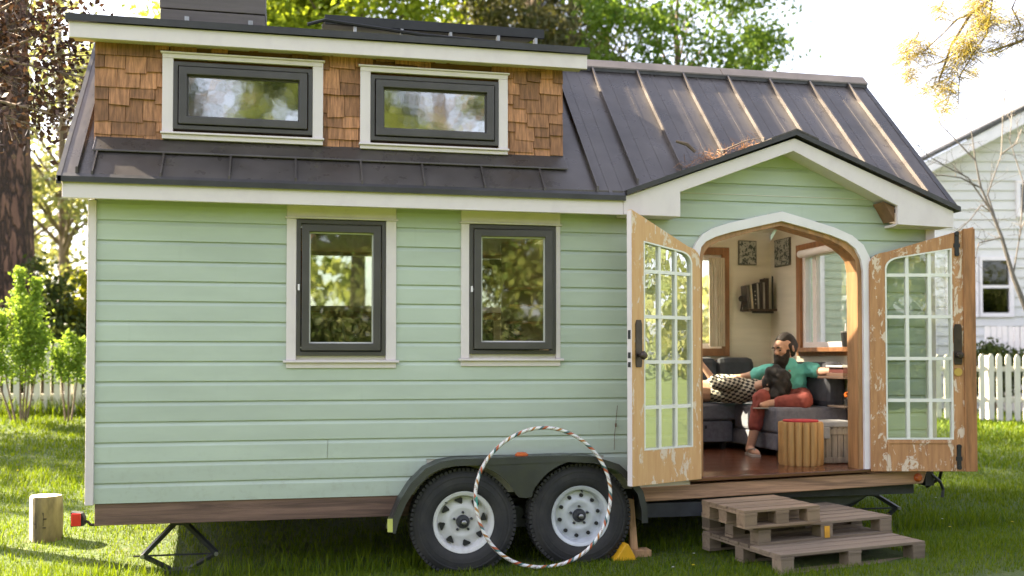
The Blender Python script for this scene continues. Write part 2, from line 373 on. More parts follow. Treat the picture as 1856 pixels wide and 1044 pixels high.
def siding():
    b = MB()
    def rows(z0, z1, spans, cuts):
        k = 0; z = z0
        while z < z1 - 1e-4:
            zt = min(z + EXPO, z1); br = {z, zt, z + EXPO * .76, z + EXPO * .96}
            br |= {c for c in cuts if z < c < zt}
            if any(a < zt and c > z for a, c in FINE): br |= {z + (zt - z) * i / 6 for i in range(7)}
            br = sorted(x for x in br if z <= x <= zt)
            for a, c in zip(br, br[1:]):
                if c - a < 1e-5: continue
                ya, yc = sid_y((a - z) / EXPO), sid_y((c - z - 1e-6) / EXPO)
                for xa, xc in spans((a + c) / 2):
                    if xc - xa < .005: continue
                    b.add([(xa, ya, a), (xc, ya, a), (xc, yc, c), (xa, yc, c)], [(0, 1, 2, 3)])
                    if abs(a - z) < 1e-6: b.add([(xa, ya, a), (xc, ya, a), (xc, .0, a), (xa, .0, a)], [(3, 2, 1, 0)])
            z += EXPO; k += 1
    def sub(sp, x0, x1):
        o = []
        for a, c in sp:
            if x1 <= a or x0 >= c: o.append((a, c)); continue
            if x0 > a: o.append((a, x0))
            if x1 < c: o.append((x1, c))
        return o
    joints = [(.24, 2)]
    def spans(z):
        if z < ZT:
            sp = [(XL, XR)]
            for x0, x1, z0, z1 in CAS:
                if z0 + .015 < z < z1: sp = sub(sp, x0 + .015, x1 - .015)
            q = arch_x(z)
            if q: sp = sub(sp, q[0] + .02, q[1] - .02)
            if z < .75: sp = sub(sp, .9, 2.15)
            if z < .62: sp = sub(sp, .8, 5)
            k = int((z - ZB) / EXPO)
            for jx, jk in joints:
                if k == jk: sp = sub(sp, jx, jx + .003)
            return sp
        if z < 2.6: sp = [(2.6, 4.4)]
        else: sp = [(3.519 - (2.95 - z) * 2.62, 3.519 + (2.95 - z) * 2.25)]
        q = arch_x(z)
        if q: sp = sub(sp, q[0] + .02, q[1] - .02)
        return sp
    FINE = [(2.1, 2.96)]
    rows(ZB, 2.94, spans, [c for q in CAS for c in (q[2] + .015, q[3])] + [.62, .75, ZT])
    return b.obj('siding', green, house)
siding()
# structural wall behind the siding: cells minus openings
def grid_wall(b, u0, u1, v0, v1, holes, place, t0, t1):
    us = sorted({u0, u1, *[h[0] for h in holes], *[h[1] for h in holes]}); vs = sorted({v0, v1, *[h[2] for h in holes], *[h[3] for h in holes]})
    inh = lambda u, v: any(h[0] < u < h[1] and h[2] < v < h[3] for h in holes)
    for a, c in zip(us, us[1:]):
        for d, e in zip(vs, vs[1:]):
            if inh((a + c) / 2, (d + e) / 2): continue
            for t in (t0, t1): b.add([place(a, d, t), place(c, d, t), place(c, e, t), place(a, e, t)], [(0, 1, 2, 3)])
    for h in holes:
        for (a, d), (c, e) in (((h[0], h[2]), (h[1], h[2])), ((h[1], h[2]), (h[1], h[3])), ((h[1], h[3]), (h[0], h[3])), ((h[0], h[3]), (h[0], h[2]))):
            b.add([place(a, d, t0), place(c, e, t0), place(c, e, t1), place(a, d, t1)], [(0, 1, 2, 3)])
px = lambda u, v, t: (u, t, v)
py = lambda u, v, t: (t, u, v)
fw = MB()
grid_wall(fw, XL, 2.80, ZB, 2.5, [W1, W2], px, .0, .10)
grid_wall(fw, 4.22, XR, .60, 2.45, [], px, .0, .10)
pts = ARCH_OUT[1:-1]
for (xa, za), (xc, zc) in zip(pts, pts[1:]):
    if xc - xa < 1e-4: continue
    for t in (.0, .10):
        top = lambda x: 2.95 - abs(x - 3.519) / 2.45
        fw.add([(xa, t, za), (xc, t, zc), (xc, t, top(xc)), (xa, t, top(xa))], [(0, 1, 2, 3)])
fw.obj('wall', cream, house)
BW = [(.10, .95, 1.86, 2.42), (1.54, 2.04, 1.86, 2.42), (3.5, 4.15, 1.53, 2.45), (2.45, 3.36, 1.35, 2.5)]  # last one is an unseen window added to let in more daylight
b = MB(); grid_wall(b, -1.15, 4.68, .55, 2.72, BW, px, 2.5, 2.56); b.obj('interior_wall', cream, house)
b = MB(); grid_wall(b, XL, XR, .512, 2.64, BW, px, 2.6, 2.565); b.obj('wall', green, house)
RW = [(.98, 1.85, 1.53, 2.42)]
b = MB(); grid_wall(b, .1, 2.5, .55, 2.6, RW, py, 4.68, 4.715)
b.add([(4.68, .1, 2.6), (4.68, 2.5, 2.6), (4.68, 1.04, 3.6)], [(0, 1, 2)]); b.obj('interior_wall', cream, house)
b = MB(); grid_wall(b, 0, 2.6, .512, 2.6, RW, py, 4.75, 4.718)
b.add([(4.75, 0, 2.6), (4.75, 2.6, 2.6), (4.75, 1.04, 3.68)], [(0, 1, 2)]); b.obj('wall', green, house)
b = MB(); grid_wall(b, 0, 2.6, .512, 2.6, [], py, -1.23, -1.16)
b.add([(-1.23, 0, 2.6), (-1.23, 2.6, 2.6), (-1.23, 1.04, 3.68)], [(0, 1, 2)]); b.obj('wall', green, house)
# corner boards
MB().box(-1.263, -1.2125, -.03, .10, .505, 2.437).obj('corner_board', trim, house, bevel=.003)
MB().box(4.695, 4.772, -.03, .10, .60, 2.437).obj('corner_board', trim, house, bevel=.003)
# floor and loft
b = MB()
for i in range(19):
    y0 = .131 + i * .1255
    b.box(-1.15, 4.68, y0, y0 + .1235, .545, .6 - .0005 * (i % 2))
b.obj('floor', floorw, house)
MB().box(-1.15, 2.0, .1, 2.5, 2.40, 2.46).obj('loft_floor', jambw, house)
SKY = (2.05, 3.35, 1.15, 2.35)  # invented rear roof opening, out of view, added to brighten the room
def rear(b, zf):         # rear slope with an opening for the skylight
    ys = (1.04, SKY[2], SKY[3], 2.6)
    for ya, yb in zip(ys, ys[1:]):
        for xa, xb in ((-1.2, SKY[0]), (SKY[0], SKY[1]), (SKY[1], 4.7)):
            if ya == SKY[2] and xa == SKY[0]: continue
            b.add([(xa, ya, zf(ya)), (xb, ya, zf(ya)), (xb, yb, zf(yb)), (xa, yb, zf(yb))], [(0, 1, 2, 3)])
b = MB(); rear(b, lambda y: 3.68 - (y - 1.04) * .68)
b.add([(-1.2, -.02, 2.62), (4.7, -.02, 2.62), (4.7, 1.04, 3.68), (-1.2, 1.04, 3.68)], [(0, 1, 2, 3)]).obj('ceiling', cream, house)
def frosted():
    m, nt, N, L, B = nodes('added_frosted_pane'); N.remove(B); t = N.new('ShaderNodeBsdfTranslucent'); t.inputs[0].default_value = (.78, .76, .74, 1); g = N.new('ShaderNodeBsdfTransparent'); x = N.new('ShaderNodeMixShader'); x.inputs[0].default_value = .35
    L.new(t.outputs[0], x.inputs[1]); L.new(g.outputs[0], x.inputs[2]); L.new(x.outputs[0], N['Material Output'].inputs[0]); return m
zr = lambda y: 3.80 - (y - 1.04) * .745
MB().add([(SKY[0], SKY[2], zr(SKY[2])), (SKY[1], SKY[2], zr(SKY[2])), (SKY[1], SKY[3], zr(SKY[3])), (SKY[0], SKY[3], zr(SKY[3]))], [(0, 1, 2, 3)]).obj('added_skylight', frosted(), house)

# arch casing, jamb, threshold
MB().ring(ARCH_OUT, ARCH_IN, -.045, .0, closed=False).obj('door_casing', white, house, bevel=.003)
inner = [(x + (.035 if x < 3.2 else -.035 if x > 3.9 else 0), z - (.03 if z > 2.2 else 0)) for x, z in ARCH_IN]
MB().ring(ARCH_IN, inner, -.02, .13, closed=False).obj('door_jamb', jambw, house)
MB().add([(2.79, -.05, .553), (4.23, -.05, .59), (4.23, .13, .59), (2.79, .13, .553), (2.79, -.05, .582), (4.23, -.05, .614), (4.23, .13, .614), (2.79, .13, .60)],
         [(0, 3, 2, 1), (4, 5, 6, 7), (0, 1, 5, 4), (1, 2, 6, 5), (2, 3, 7, 6), (3, 0, 4, 7)]).obj('threshold', floorw, house, bevel=.004)

# fascia, soffit, gable over the door
FA = MB()
FA.box(-1.383, 2.236, -.2, -.172, 2.422, 2.552)
FA.obj('fascia', trim, house, bevel=.003)
MB().box(-1.36, 2.236, -.171, -.0, 2.447, 2.465).obj('soffit', trim, house)
G = [(2.238, 2.424), (2.655, 2.421), (2.655, 2.596), (3.519, 2.921), (4.251, 2.592), (4.348, 2.552), (4.348, 2.414), (4.809, 2.402), (4.811, 2.524), (3.528, 3.013), (2.279, 2.561), (2.238, 2.553)]
MB().prism(G, -.203, -.17).obj('gable_fascia', trim, house, bevel=.003)
MB().add([(2.6, -.168, 2.585), (3.519, -.168, 2.93), (4.4, -.168, 2.545), (4.4, 0, 2.545), (3.519, 0, 2.93), (2.6, 0, 2.585)], [(0, 1, 4, 5), (1, 2, 3, 4)]).obj('gable_soffit', trim, house)
MB().prism([(4.255, 2.585), (4.345, 2.548), (4.345, 2.44), (4.31, 2.50)], -.168, -.02).obj('gable_bracket', M('bracket_wood', (.20, .105, .05), .7, .3), house, bevel=.004)
MB().box(2.245, 2.65, -.168, -.02, 2.424, 2.44).obj('soffit', trim, house); MB().box(4.353, 4.80, -.168, -.02, 2.407, 2.425).obj('soffit', trim, house)

# roof
SL = 1.0
rz_ = lambda y: 2.556 + SL * (y + .215)
RF = MB()
def slab(b, x0, x1, ya, yb, lift=0, th=.03):
    za, zb = rz_(ya) + lift, rz_(yb) + lift
    b.add([(x0, ya, za), (x1, ya, za), (x1, yb, zb), (x0, yb, zb), (x0, ya, za - th), (x1, ya, za - th), (x1, yb, zb - th), (x0, yb, zb - th)],
          [(0, 1, 2, 3), (7, 6, 5, 4), (0, 4, 5, 1), (1, 5, 6, 2), (2, 6, 7, 3), (3, 7, 4, 0)])
def val(x):      # where the little gable roof meets the main slope
    if x < 2.255: return -.215
    zg = 2.592 + (x - 2.255) * .372 if x < 3.529 else 3.066 - (x - 3.529) * .386
    return max(-.215, zg - 2.556 - .215)
for xa, xb in ((-1.40, 2.255), (2.2551, 3.529), (3.529, 4.83)):
    q = [(xa, val(xa)), (xb, val(xb)), (xb, 1.045), (xa, 1.045)]
    RF.add([(x, y, rz_(y)) for x, y in q] + [(x, y, rz_(y) - .03) for x, y in q], [(0, 1, 2, 3), (7, 6, 5, 4), (0, 4, 5, 1), (1, 5, 6, 2), (2, 6, 7, 3), (3, 7, 4, 0)])
rear(RF, lambda y: 3.815 - (y - 1.04) * .745)
for sx in (-1.21, -.806, -.39, .024, .45, .86, 1.268, 1.68):
    slab(RF, sx - .006, sx + .006, -.205, -.045, .027, .027)
for sx in (-1.30, 2.055, 2.37, 2.75, 3.15, 3.545, 3.92, 4.29, 4.655):
    slab(RF, sx - .007, sx + .007, max(-.20, val(sx) + .012), 1.02, .046, .046)
for sx in (2.15, 2.25, 2.5, 2.62, 2.88, 3.02, 3.28, 3.41, 3.67, 3.8, 4.05, 4.17, 4.41, 4.53):
    slab(RF, sx - .012, sx + .012, max(-.20, val(sx) + .012), 1.02, .0025, .0025)
RF.obj('roof', roofm, house)
for q in ((-1.405, 2.25, -.222, -.2, .004, .036), (4.80, 4.842, -.20, 1.05, .006, .05), (-1.412, -1.385, -.222, 1.05, .006, .05)):
    b = MB(); slab(b, *q); b.obj('drip_edge', blackmetal, house)
b = MB(); slab(b, -1.24, 1.89, -.04, .105, .03, .012); b.obj('apron_flashing', roofm, house, bevel=.004)
# ridge cap
b = MB()
for x0, x1 in ((2.03, 2.32), (2.325, 3.5), (3.505, 4.84)):
    slab(b, x0, x1, .975, 1.052, .05, .012)
    b.add([(x0, 1.052, 3.873), (x1, 1.052, 3.873), (x1, 1.17, 3.79), (x0, 1.17, 3.79)], [(0, 1, 2, 3)])
b.obj('ridge_cap', ridge_m, house)
b = MB(); slab(b, 2.03, 4.835, .98, 1.045, .037, .03); b.obj('ridge_closure', blackmetal, house)
# gable roof over the door
GR = MB()
def groof(xa, za, xb, zb, th, y0, y1, b):
    b.add([(xa, y0, za), (xb, y0, zb), (xb, y1, zb), (xa, y1, za), (xa, y0, za - th), (xb, y0, zb - th), (xb, y1, zb - th), (xa, y1, za - th)],
          [(0, 1, 2, 3), (7, 6, 5, 4), (0, 4, 5, 1), (1, 5, 6, 2), (2, 6, 7, 3), (3, 7, 4, 0)])
groof(2.255, 2.592, 3.529, 3.066, .036, -.235, .36, GR); groof(3.529, 3.066, 4.85, 2.556, .036, -.235, .36, GR)
GR.obj('gable_roof', blackmetal, house)
b = MB(); groof(3.33, 3.0, 3.529, 3.077, .012, -.238, .30, b); groof(3.529, 3.077, 3.70, 3.012, .012, -.238, .30, b); b.obj('gable_ridge_cap', roofm, house)
# rain gutter strip where the gable roof meets the eave
b = MB(); groof(2.20, 2.573, 2.62, 2.73, .02, -.19, -.10, b); b.obj('valley_flashing', roofm, house)

# dormer
DY = .08
def shakes():
    b = MB(); holes = [(-.82, .195, 2.862, 3.41), (.455, 1.465, 2.852, 3.40)]
    x0, x1 = -1.247, 1.877; z = 2.80; row = 0
    while z < 3.49:
        x = x0 - rnd.uniform(0, .08)
        while x < x1:
            wd = rnd.uniform(.085, .175); a, c = max(x, x0), min(x + wd - .004, x1); st = rnd.choice([-.03, -.018, 0, 0, .015, .028])
            zb, zt = z + st, min(z + .20, 3.555)
            if c - a > .012:
                segs = [(a, c)]
                for h in holes:
                    if h[2] < zb + .1 and zb < h[3]:
                        n = []
                        for p, q in segs:
                            if h[1] <= p or h[0] >= q: n.append((p, q)); continue
                            if zb + .0 > h[3] - .01: n.append((p, q)); continue
                            if p < h[0]: n.append((p, h[0]))
                            if q > h[1]: n.append((h[1], q))
                        segs = n
                for p, q in segs:
                    if q - p < .01: continue
                    yb = DY - .022 - rnd.uniform(0, .006); yt = DY - .004; tl = rnd.uniform(-.004, .004)
                    b.add([(p, yb, zb - tl), (q, yb, zb + tl), (q, yt, zt), (p, yt, zt), (p, DY, zb - tl), (q, DY, zb + tl)], [(0, 1, 2, 3), (4, 5, 1, 0), (0, 3, 4), (1, 5, 2)])
            x += wd
        z += .097; row += 1
    return b
shakes().obj('dormer_shingles', shake, house)
b = MB(); grid_wall(b, -1.235, 1.865, 2.78, 3.56, [(-.70, .07, 2.93, 3.35), (.56, 1.35, 2.92, 3.34)], px, DY + .0005, DY + .05)
for X in (-1.235, 1.865): b.add([(X, DY, 2.8), (X, DY, 3.56), (X, 1.0, 3.8)], [(0, 1, 2)])
b.obj('dormer_wall', shake_b, house)
MB().box(-1.383, 2.022, -.06, -.035, 3.462, 3.562).obj('dormer_fascia', trim, house, bevel=.003)
MB().box(-1.37, 2.0, -.034, .078, 3.478, 3.49).obj('dormer_soffit', trim, house)
b = MB()
dz = lambda y: 3.608 + .21 * (y + .085)
b.add([(-1.40, -.085, 3.608), (2.035, -.085, 3.608), (2.035, 1.15, dz(1.15)), (-1.40, 1.15, dz(1.15)), (-1.40, -.085, 3.563), (2.035, -.085, 3.563), (2.035, 1.15, 3.80), (-1.4, 1.15, 3.80)],
      [(0, 1, 2, 3), (7, 6, 5, 4), (0, 4, 5, 1), (1, 5, 6, 2), (2, 6, 7, 3), (3, 7, 4, 0)])
b.obj('dormer_roof', blackmetal, house)
# roof furniture
b = MB()
for i in range(5):
    z0 = 3.70 + i * .125; b.box(-.885 - .004 * (i % 2), -.19 + .004 * (i % 2), .35, .75, z0, z0 + .117)
chim = b.obj('roof_box', M('roof_box_paint', (.105, .088, .082), .6, .15, 4, (.5, 1, 6), .2), house, bevel=.004)
for x in (-.72, -.30): MB().box(x, x + .03, .30, .345, 3.66, 3.76).obj('bracket', steel, chim)
sp = MB().box(.22, 1.80, .30, .325, 3.775, 3.84).box(.22, 1.80, 1.0, 1.025, 3.96, 4.0)
sp.add([(.22, .30, 3.835), (1.80, .30, 3.835), (1.80, 1.02, 3.985), (.22, 1.02, 3.985)], [(0, 1, 2, 3)])
sp.add([(.22, .30, 3.80), (1.80, .30, 3.80), (1.80, 1.02, 3.95), (.22, 1.02, 3.95)], [(0, 1, 2, 3)])
panel = sp.obj('solar_panel', black, house)
for x in (.42, .75, 1.10, 1.45, 1.73): MB().box(x, x + .02, .30, .36, dz(.3) - .01, 3.775).box(x - .05, x + .07, .26, .30, dz(.28) - .005, dz(.28) + .018).obj('bracket', steel, panel)
b = MB(); b.tube([(.10, .3, 3.76), (.22, .3, 3.80), (.9, .28, 3.735), (1.95, .28, 3.70)], .012, 6); b.obj('conduit', black, panel)

# windows
def window(rect, cas, y, opens=0, loft=False, gl=glass):
    x0, x1, z0, z1 = rect
    b = MB(); o = 0.028; b.ring([(x0, z0), (x1, z0), (x1, z1), (x0, z1)], [(x0 + o, z0 + o), (x1 - o, z0 + o), (x1 - o, z1 - o), (x0 + o, z1 - o)], y - .03, y + .06)
    wn_ = b.obj('window', darkframe, house, bevel=.003)
    cx0, cx1, cz0, cz1 = cas; c = MB(); yo = y - .028
    if not loft:
        c.box(cx0, x0 - .002, yo, y, z0 - .03, z1 + .004); c.box(x1 + .002, cx1, yo, y, z0 - .03, z1 + .004)
        c.box(cx0, cx1, yo, y, z1 + .016, 2.445)
        c.box(cx0 - .012, cx1 + .012, yo - .012, y, z1 + .0045, z1 + .0155)
        c.box(cx0 - .02, cx1 + .02, yo - .022, y, z0 - .046, z0 - .0305)
        c.box(cx0, cx1, yo, y, cz0, z0 - .0465)
    else:
        c.box(cx0, x0 - .002, yo, y, z0 - .02, z1 + .02); c.box(x1 + .002, cx1, yo, y, z0 - .02, z1 + .02)
        c.box(cx0, cx1, yo, y, z1 + .0205, cz1 - .012); c.box(cx0 - .012, cx1 + .012, yo - .012, y, cz1 - .0115, cz1)
        c.box(cx0 - .008, cx1 + .008, yo - .016, y, z0 - .034, z0 - .0205); c.box(cx0, cx1, yo, y, cz0, z0 - .0345)
    c.obj('casing', trim, wn_, bevel=.003)
    # sash, hinged at its left edge
    a, w_, h0, h1 = x0 + .034, x1 - .034, z0 + .034, z1 - .034
    fr = .048 if not loft else .05
    s = MB(); s.ring([(0, 0), (w_ - a, 0), (w_ - a, h1 - h0), (0, h1 - h0)], [(fr, fr), (w_ - a - fr, fr), (w_ - a - fr, h1 - h0 - fr), (fr, h1 - h0 - fr)], -.045, .02)
    wn_['_local'] = 0
    so_ = s.obj('sash', darkframe, None, bevel=.004)
    so_.parent = wn_; so_.location = Vector((a, y, h0)) - house.location; so_['_local'] = 1
    if opens: so_.rotation_euler = (0, 0, -opens)
    # glass and gasket belong to the window (sub-parts); they follow the sash
    e = MB(); e.box(fr, w_ - a - fr, -.006, .004, fr, h1 - h0 - fr); g = e.obj('pane', gl, None)
    k = MB(); k.ring([(fr - .001, fr - .001), (w_ - a - fr + .001, fr - .001), (w_ - a - fr + .001, h1 - h0 - fr + .001), (fr - .001, h1 - h0 - fr + .001)],
                     [(fr + .009, fr + .009), (w_ - a - fr - .009, fr + .009), (w_ - a - fr - .009, h1 - h0 - fr - .009), (fr + .009, h1 - h0 - fr - .009)], -.016, .012)
    gk = k.obj('glazing_strip', gasket if not loft else darkframe, None)
    for q in (g, gk): q.parent = wn_; q.location = so_.location; q.rotation_euler = so_.rotation_euler
    if not loft:
        for f in ((.06, .94) if not opens else (.5,)):
            h = MB(); h.lathe([(.0001, -.006), (.006, -.006), (.006, 0), (.0001, 0)], (x0 + .03, y - .03, z0 + (z1 - z0) * f), 'y', 8); h.obj('screw_cap', steel, wn_)
        MB().box(x0 + .008, x0 + .02, y - .042, y - .03, (z0 + z1) / 2 - .02, (z0 + z1) / 2 + .02).obj('latch', white, wn_)
    return wn_
window(W1, CAS[0], .0)
window(W2, CAS[1], .0, R(5))
window((-.758, .131, 2.928, 3.372), (-.829, .202, 2.862, 3.434), DY - .02, loft=True, gl=loftglass)
window((.521, 1.405, 2.912, 3.36), (.45, 1.472, 2.852, 3.424), DY - .02, loft=True, gl=loftglass)

# inside windows at the back and at the right end
def inner_window(kind, u0, u1, v0, v1, curtain=False):
    P = (lambda b, a, c, d, e, t0, t1: b.box(a, c, t0, t1, d, e)) if kind == 'back' else (lambda b, a, c, d, e, t0, t1: b.box(t0, t1, a, c, d, e))
    t = 2.5 if kind == 'back' else 4.68
    b = MB(); q = .075
    P(b, u0 - q, u0, v0 - q, v1 + q, t - .03, t - .001); P(b, u1, u1 + q, v0 - q, v1 + q, t - .03, t - .001)
    P(b, u0, u1, v1, v1 + q, t - .029, t - .001); P(b, u0, u1, v0 - q, v0, t - .032, t - .001)
    wv = b.obj('window', casew, house, bevel=.003)
    b = MB(); f = .05; P(b, u0, u0 + f, v0, v1, t, t + .06); P(b, u1 - f, u1, v0, v1, t, t + .06); P(b, u0 + f, u1 - f, v0, v0 + f, t, t + .06); P(b, u0 + f, u1 - f, v1 - f, v1, t, t + .06)
    if kind != 'back': P(b, u0 + (u1 - u0) * .72, u0 + (u1 - u0) * .80, v0 + f, v1 - f, t + .005, t + .045)
    b.obj('sash', white, wv)
    b = MB(); P(b, u0 + f, u1 - f, v0 + f, v1 - f, t + .03, t + .036); b.obj('pane', doorglass, wv)
    return wv
inner_window('back', *BW[0]); inner_window('back', *BW[1])
inner_window('back', *BW[3]); wb = inner_window('back', *BW[2]); wr = inner_window('end', *RW[0])
b = MB(); b.tube([(4.63, 1.0, 2.40), (4.63, 1.80, 2.40)], .035, 14); b.obj('roller_blind', white, wr, smooth=40)
b = MB()
for i in range(14):
    x = 4.0 + .012 * i; b.box(x, x + .0115, 2.44 + .012 * (i % 2), 2.452 + .012 * (i % 2), 1.55, 2.42)
b.obj('curtain', M('curtain_cloth', (.55, .48, .38), .9, .1), wb)

# kitchen seen through the lower windows
kd = M('dark_cabinet', (.035, .033, .032), .5, .2)
MB().box(-.6, 1.7, .12, .68, .6, 1.47).box(-.62, 1.72, .115, .70, 1.471, 1.50).obj('kitchen_counter', kd, house, bevel=.004)
b = MB(); b.tube([(.36, .30, 1.50), (.36, .30, 1.66), (.345, .31, 1.70), (.30, .36, 1.715), (.26, .41, 1.69), (.255, .42, 1.63)], .011, 8); b.tube([(.40, .3, 1.50), (.40, .3, 1.56), (.44, .32, 1.60)], .009, 6)
b.obj('kitchen_faucet', steel, house, smooth=40)
MB().box(-.9, 1.78, 2.1, 2.49, .6, 1.78).obj('back_cabinet', kd, house, bevel=.004)
tanw = M('tan_partition', (.34, .28, .19), .7, .08, 3)
MB().box(1.735, 2.38, 1.50, 1.54, .6, 2.40).box(2.34, 2.38, 1.54, 2.49, .6, 2.40).obj('partition', tanw, house)
b = MB()
for z in (1.72, 1.86, 2.0): MB().box(1.76, 2.34, 1.32, 1.499, z, z + .02).obj('kitchen_shelf', jambw, house)

# French doors, each in its own frame: u from hinge to free edge, then placed
def door(hx, hy, z0, ang, W, H, sh, gl_l, gl_r, gtop, mat, right):
    d = MB(); n = 0
    def outline(u0, u1, zb, top_h, top_f, rad):
        # from hinge-bottom round: bottom, free edge, peak, slope, shoulder
        o = [(u0, zb)] + [(u0 + (u1 - u0) * i / 4, zb) for i in range(1, 5)] + [(u1, zb + (top_f - zb) * i / 6) for i in range(1, 7)]
        pts = [(u1 - (u1 - u0 - rad) * i / 4, top_f - (top_f - top_h - rad * .75) * (i / 4)) for i in range(1, 5)]
        o += pts; a = pts[-1]; c = (u0, top_h)
        for i in range(1, 6):
            t = i / 6; k = (u0 + .01, a[1] - .012)
            o.append(((1-t)**2*a[0] + 2*t*(1-t)*k[0] + t*t*c[0], (1-t)**2*a[1] + 2*t*(1-t)*k[1] + t*t*c[1]))
        o += [(u0, top_h - (top_h - zb) * i / 6) for i in range(0, 6)]
        return o
    OUT = outline(0, W, 0, sh, H, .13); IN = outline(gl_l, gl_r, .235, sh - .02, gtop, .11)
    d.ring(OUT, IN, -.022, .022)
    # raised bottom panel mouldings
    d.box(gl_l + .005, gl_r - .005, -.028, -.0225, .205, .225); d.box(gl_l + .005, gl_l + .02, -.028, -.0225, .03, .205); d.box(gl_r - .02, gl_r - .005, -.028, -.0225, .03, .205)
    o = d.obj('door', mat, None, bevel=.003); o.parent = house; o['_local'] = 1
    o.location = Vector((hx, hy, z0)) - house.location; o.rotation_euler = (0, 0, ang)
    m_ = MB(); cw = (gl_r - gl_l) / 3
    def top_at(u):
        best = gtop
        for (a, c) in zip(IN, IN[1:]):
            if a[1] > 1.0 and c[1] > 1.0 and abs(a[0] - c[0]) > 1e-5 and min(a[0], c[0]) - 1e-6 <= u <= max(a[0], c[0]) + 1e-6:
                best = a[1] + (u - a[0]) / (c[0] - a[0]) * (c[1] - a[1])
        return best
    for i in (1, 2):
        u = gl_l + cw * i; m_.box(u - .012, u + .012, -.016, .016, .235, top_at(u))
    for z in (.525, .835, 1.145, 1.455):
        for i in range(3): m_.box(gl_l + cw * i + (.012 if i else 0), gl_l + cw * (i+1) - (.012 if i < 2 else 0), -.0155, .0155, z - .012, z + .012)
    INs = [(gl_l + .011 + (u - gl_l) * (gl_r - gl_l - .022) / (gl_r - gl_l), .246 + (z - .235) * (gtop - .235 - .022) / (gtop - .235)) for u, z in IN]
    m_.ring(IN, INs, -.0235, .0235)
    m_.obj('muntin', muntinm, o)
    g = MB(); g.prism(IN, -.002, .002); g.obj('pane', doorglass if right else doorglass_l, o)
    return o
T = lambda o, b, name, m, **k: b.obj(name, m, o, **k)
# left leaf: hinge (2.85,-.03), free edge (2.235,-.345)
aL = math.atan2(-.315, -.625)
WL = math.hypot(.315, .625)
dl = door(2.855, -.035, .572, aL, WL, 1.865, 1.555, .09, WL - .115, 1.66, doorpeel, False)
T(dl, MB().box(WL + .0005, WL + .003, -.021, .021, .002, 1.86), 'painted_edge', trim)
F_ = 1   # front side of the left leaf is local +y (the leaf points left)
b = MB(); b.prism([(WL - .085, .80), (WL - .035, .80), (WL - .03, .83), (WL - .03, 1.09), (WL - .04, 1.12), (WL - .08, 1.12), (WL - .09, 1.09), (WL - .09, .83)], .0225, .031)
hd = T(dl, b, 'door_handle', bronze, bevel=.002)
b = MB(); b.lathe([(.012, .031), (.01, .05), (.026, .058), (.03, .072), (.022, .086), (.002, .089)], (WL - .06, 0, .88), 'y', 16); T(dl, b, 'door_knob', bronze, smooth=40)
for za, zb_ in ((.99, 1.05), (.86, .90), (.80, .835)): T(dl, MB().box(WL + .0035, WL + .006, -.012, .012, za, zb_), 'lock_plate', black)
# right leaf: hinge (4.205,-.035), free edge (4.96,-.2); its front side is local -y
aR = math.atan2(-.165, .76); WR = math.hypot(.165, .76)
dr = door(4.205, -.04, .596, aR, WR, 1.815, 1.53, .115, WR - .165, 1.655, doorpeel2, True)
T(dr, MB().box(WR - .085, WR + .004, -.034, -.0225, .0, 1.80), 'door_astragal', M('weathered_stile', (.30, .135, .05), .6, .3, 6, (6, 6, .6)), bevel=.003)
for z in (.02, 1.60):
    b = MB(); b.box(WR - .145, WR - .115, -.032, -.0225, z, z + .17).box(WR - .152, WR - .108, -.034, -.0225, z + .06, z + .09).lathe([(.001, -.04), (.016, -.04), (.016, -.0225), (.001, -.0225)], (WR - .13, 0, z + .165), 'y', 10).lathe([(.001, -.04), (.016, -.04), (.016, -.0225), (.001, -.0225)], (WR - .13, 0, z + .01), 'y', 10); T(dr, b, 'door_bolt', black)
b = MB(); b.prism([(WR - .155, .79), (WR - .105, .79), (WR - .10, .82), (WR - .10, 1.06), (WR - .11, 1.09), (WR - .15, 1.09), (WR - .16, 1.06), (WR - .16, .82)], -.0225, -.034); T(dr, b, 'door_handle', bronze, bevel=.002)
b = MB(); b.lathe([(.01, -.034), (.01, -.05), (.024, -.056), (.028, -.068), (.02, -.08), (.002, -.083)], (WR - .13, 0, .86), 'y', 16); T(dr, b, 'door_knob', bronze, smooth=40)
b = MB(); b.lathe([(.002, -.03), (.03, -.03), (.032, -.026), (.032, -.0225), (.002, -.0225)], (WR - .13, 0, .735), 'y', 20); T(dr, b, 'lock_rosette', brass, smooth=40)

# base beams and chassis
MB().box(-1.208, .95, -.004, .10, .372, .5105).obj('base_beam', rustbeam, house, bevel=.004)
MB().add([(2.40, -.012, .415), (4.66, -.012, .489), (4.66, .10, .489), (2.40, .10, .415), (2.40, -.012, .516), (4.70, -.012, .591), (4.70, .10, .591), (2.40, .10, .516)],
         [(0, 3, 2, 1), (4, 5, 6, 7), (0, 1, 5, 4), (1, 2, 6, 5), (2, 3, 7, 6), (3, 0, 4, 7)]).obj('base_beam', beam_m, house, bevel=.006)
MB().box(-1.2, .8, .10, 2.5, .40, .5115).box(.8, 2.35, .30, 2.5, .34, .5115).box(2.35, 4.66, .105, 2.5, .40, .5).box(2.4, 2.95, .02, .1, .30, .40).box(1.0, 2.2, .22, .32, .30, .44).obj('chassis', chassism, house)
b = MB(); b.tube([(1.54, .05, .36), (1.54, .30, .36)], .05, 10); b.box(1.40, 1.70, .06, .2, .26, .32); b.tube([(1.16, .04, .34), (1.16, 2.4, .34)], .035, 10); b.tube([(1.95, .04, .355), (1.95, 2.4, .355)], .035, 10); b.obj('axle', chassism, house)
tank = M('grey_tank', (.10, .11, .115), .5, .15)
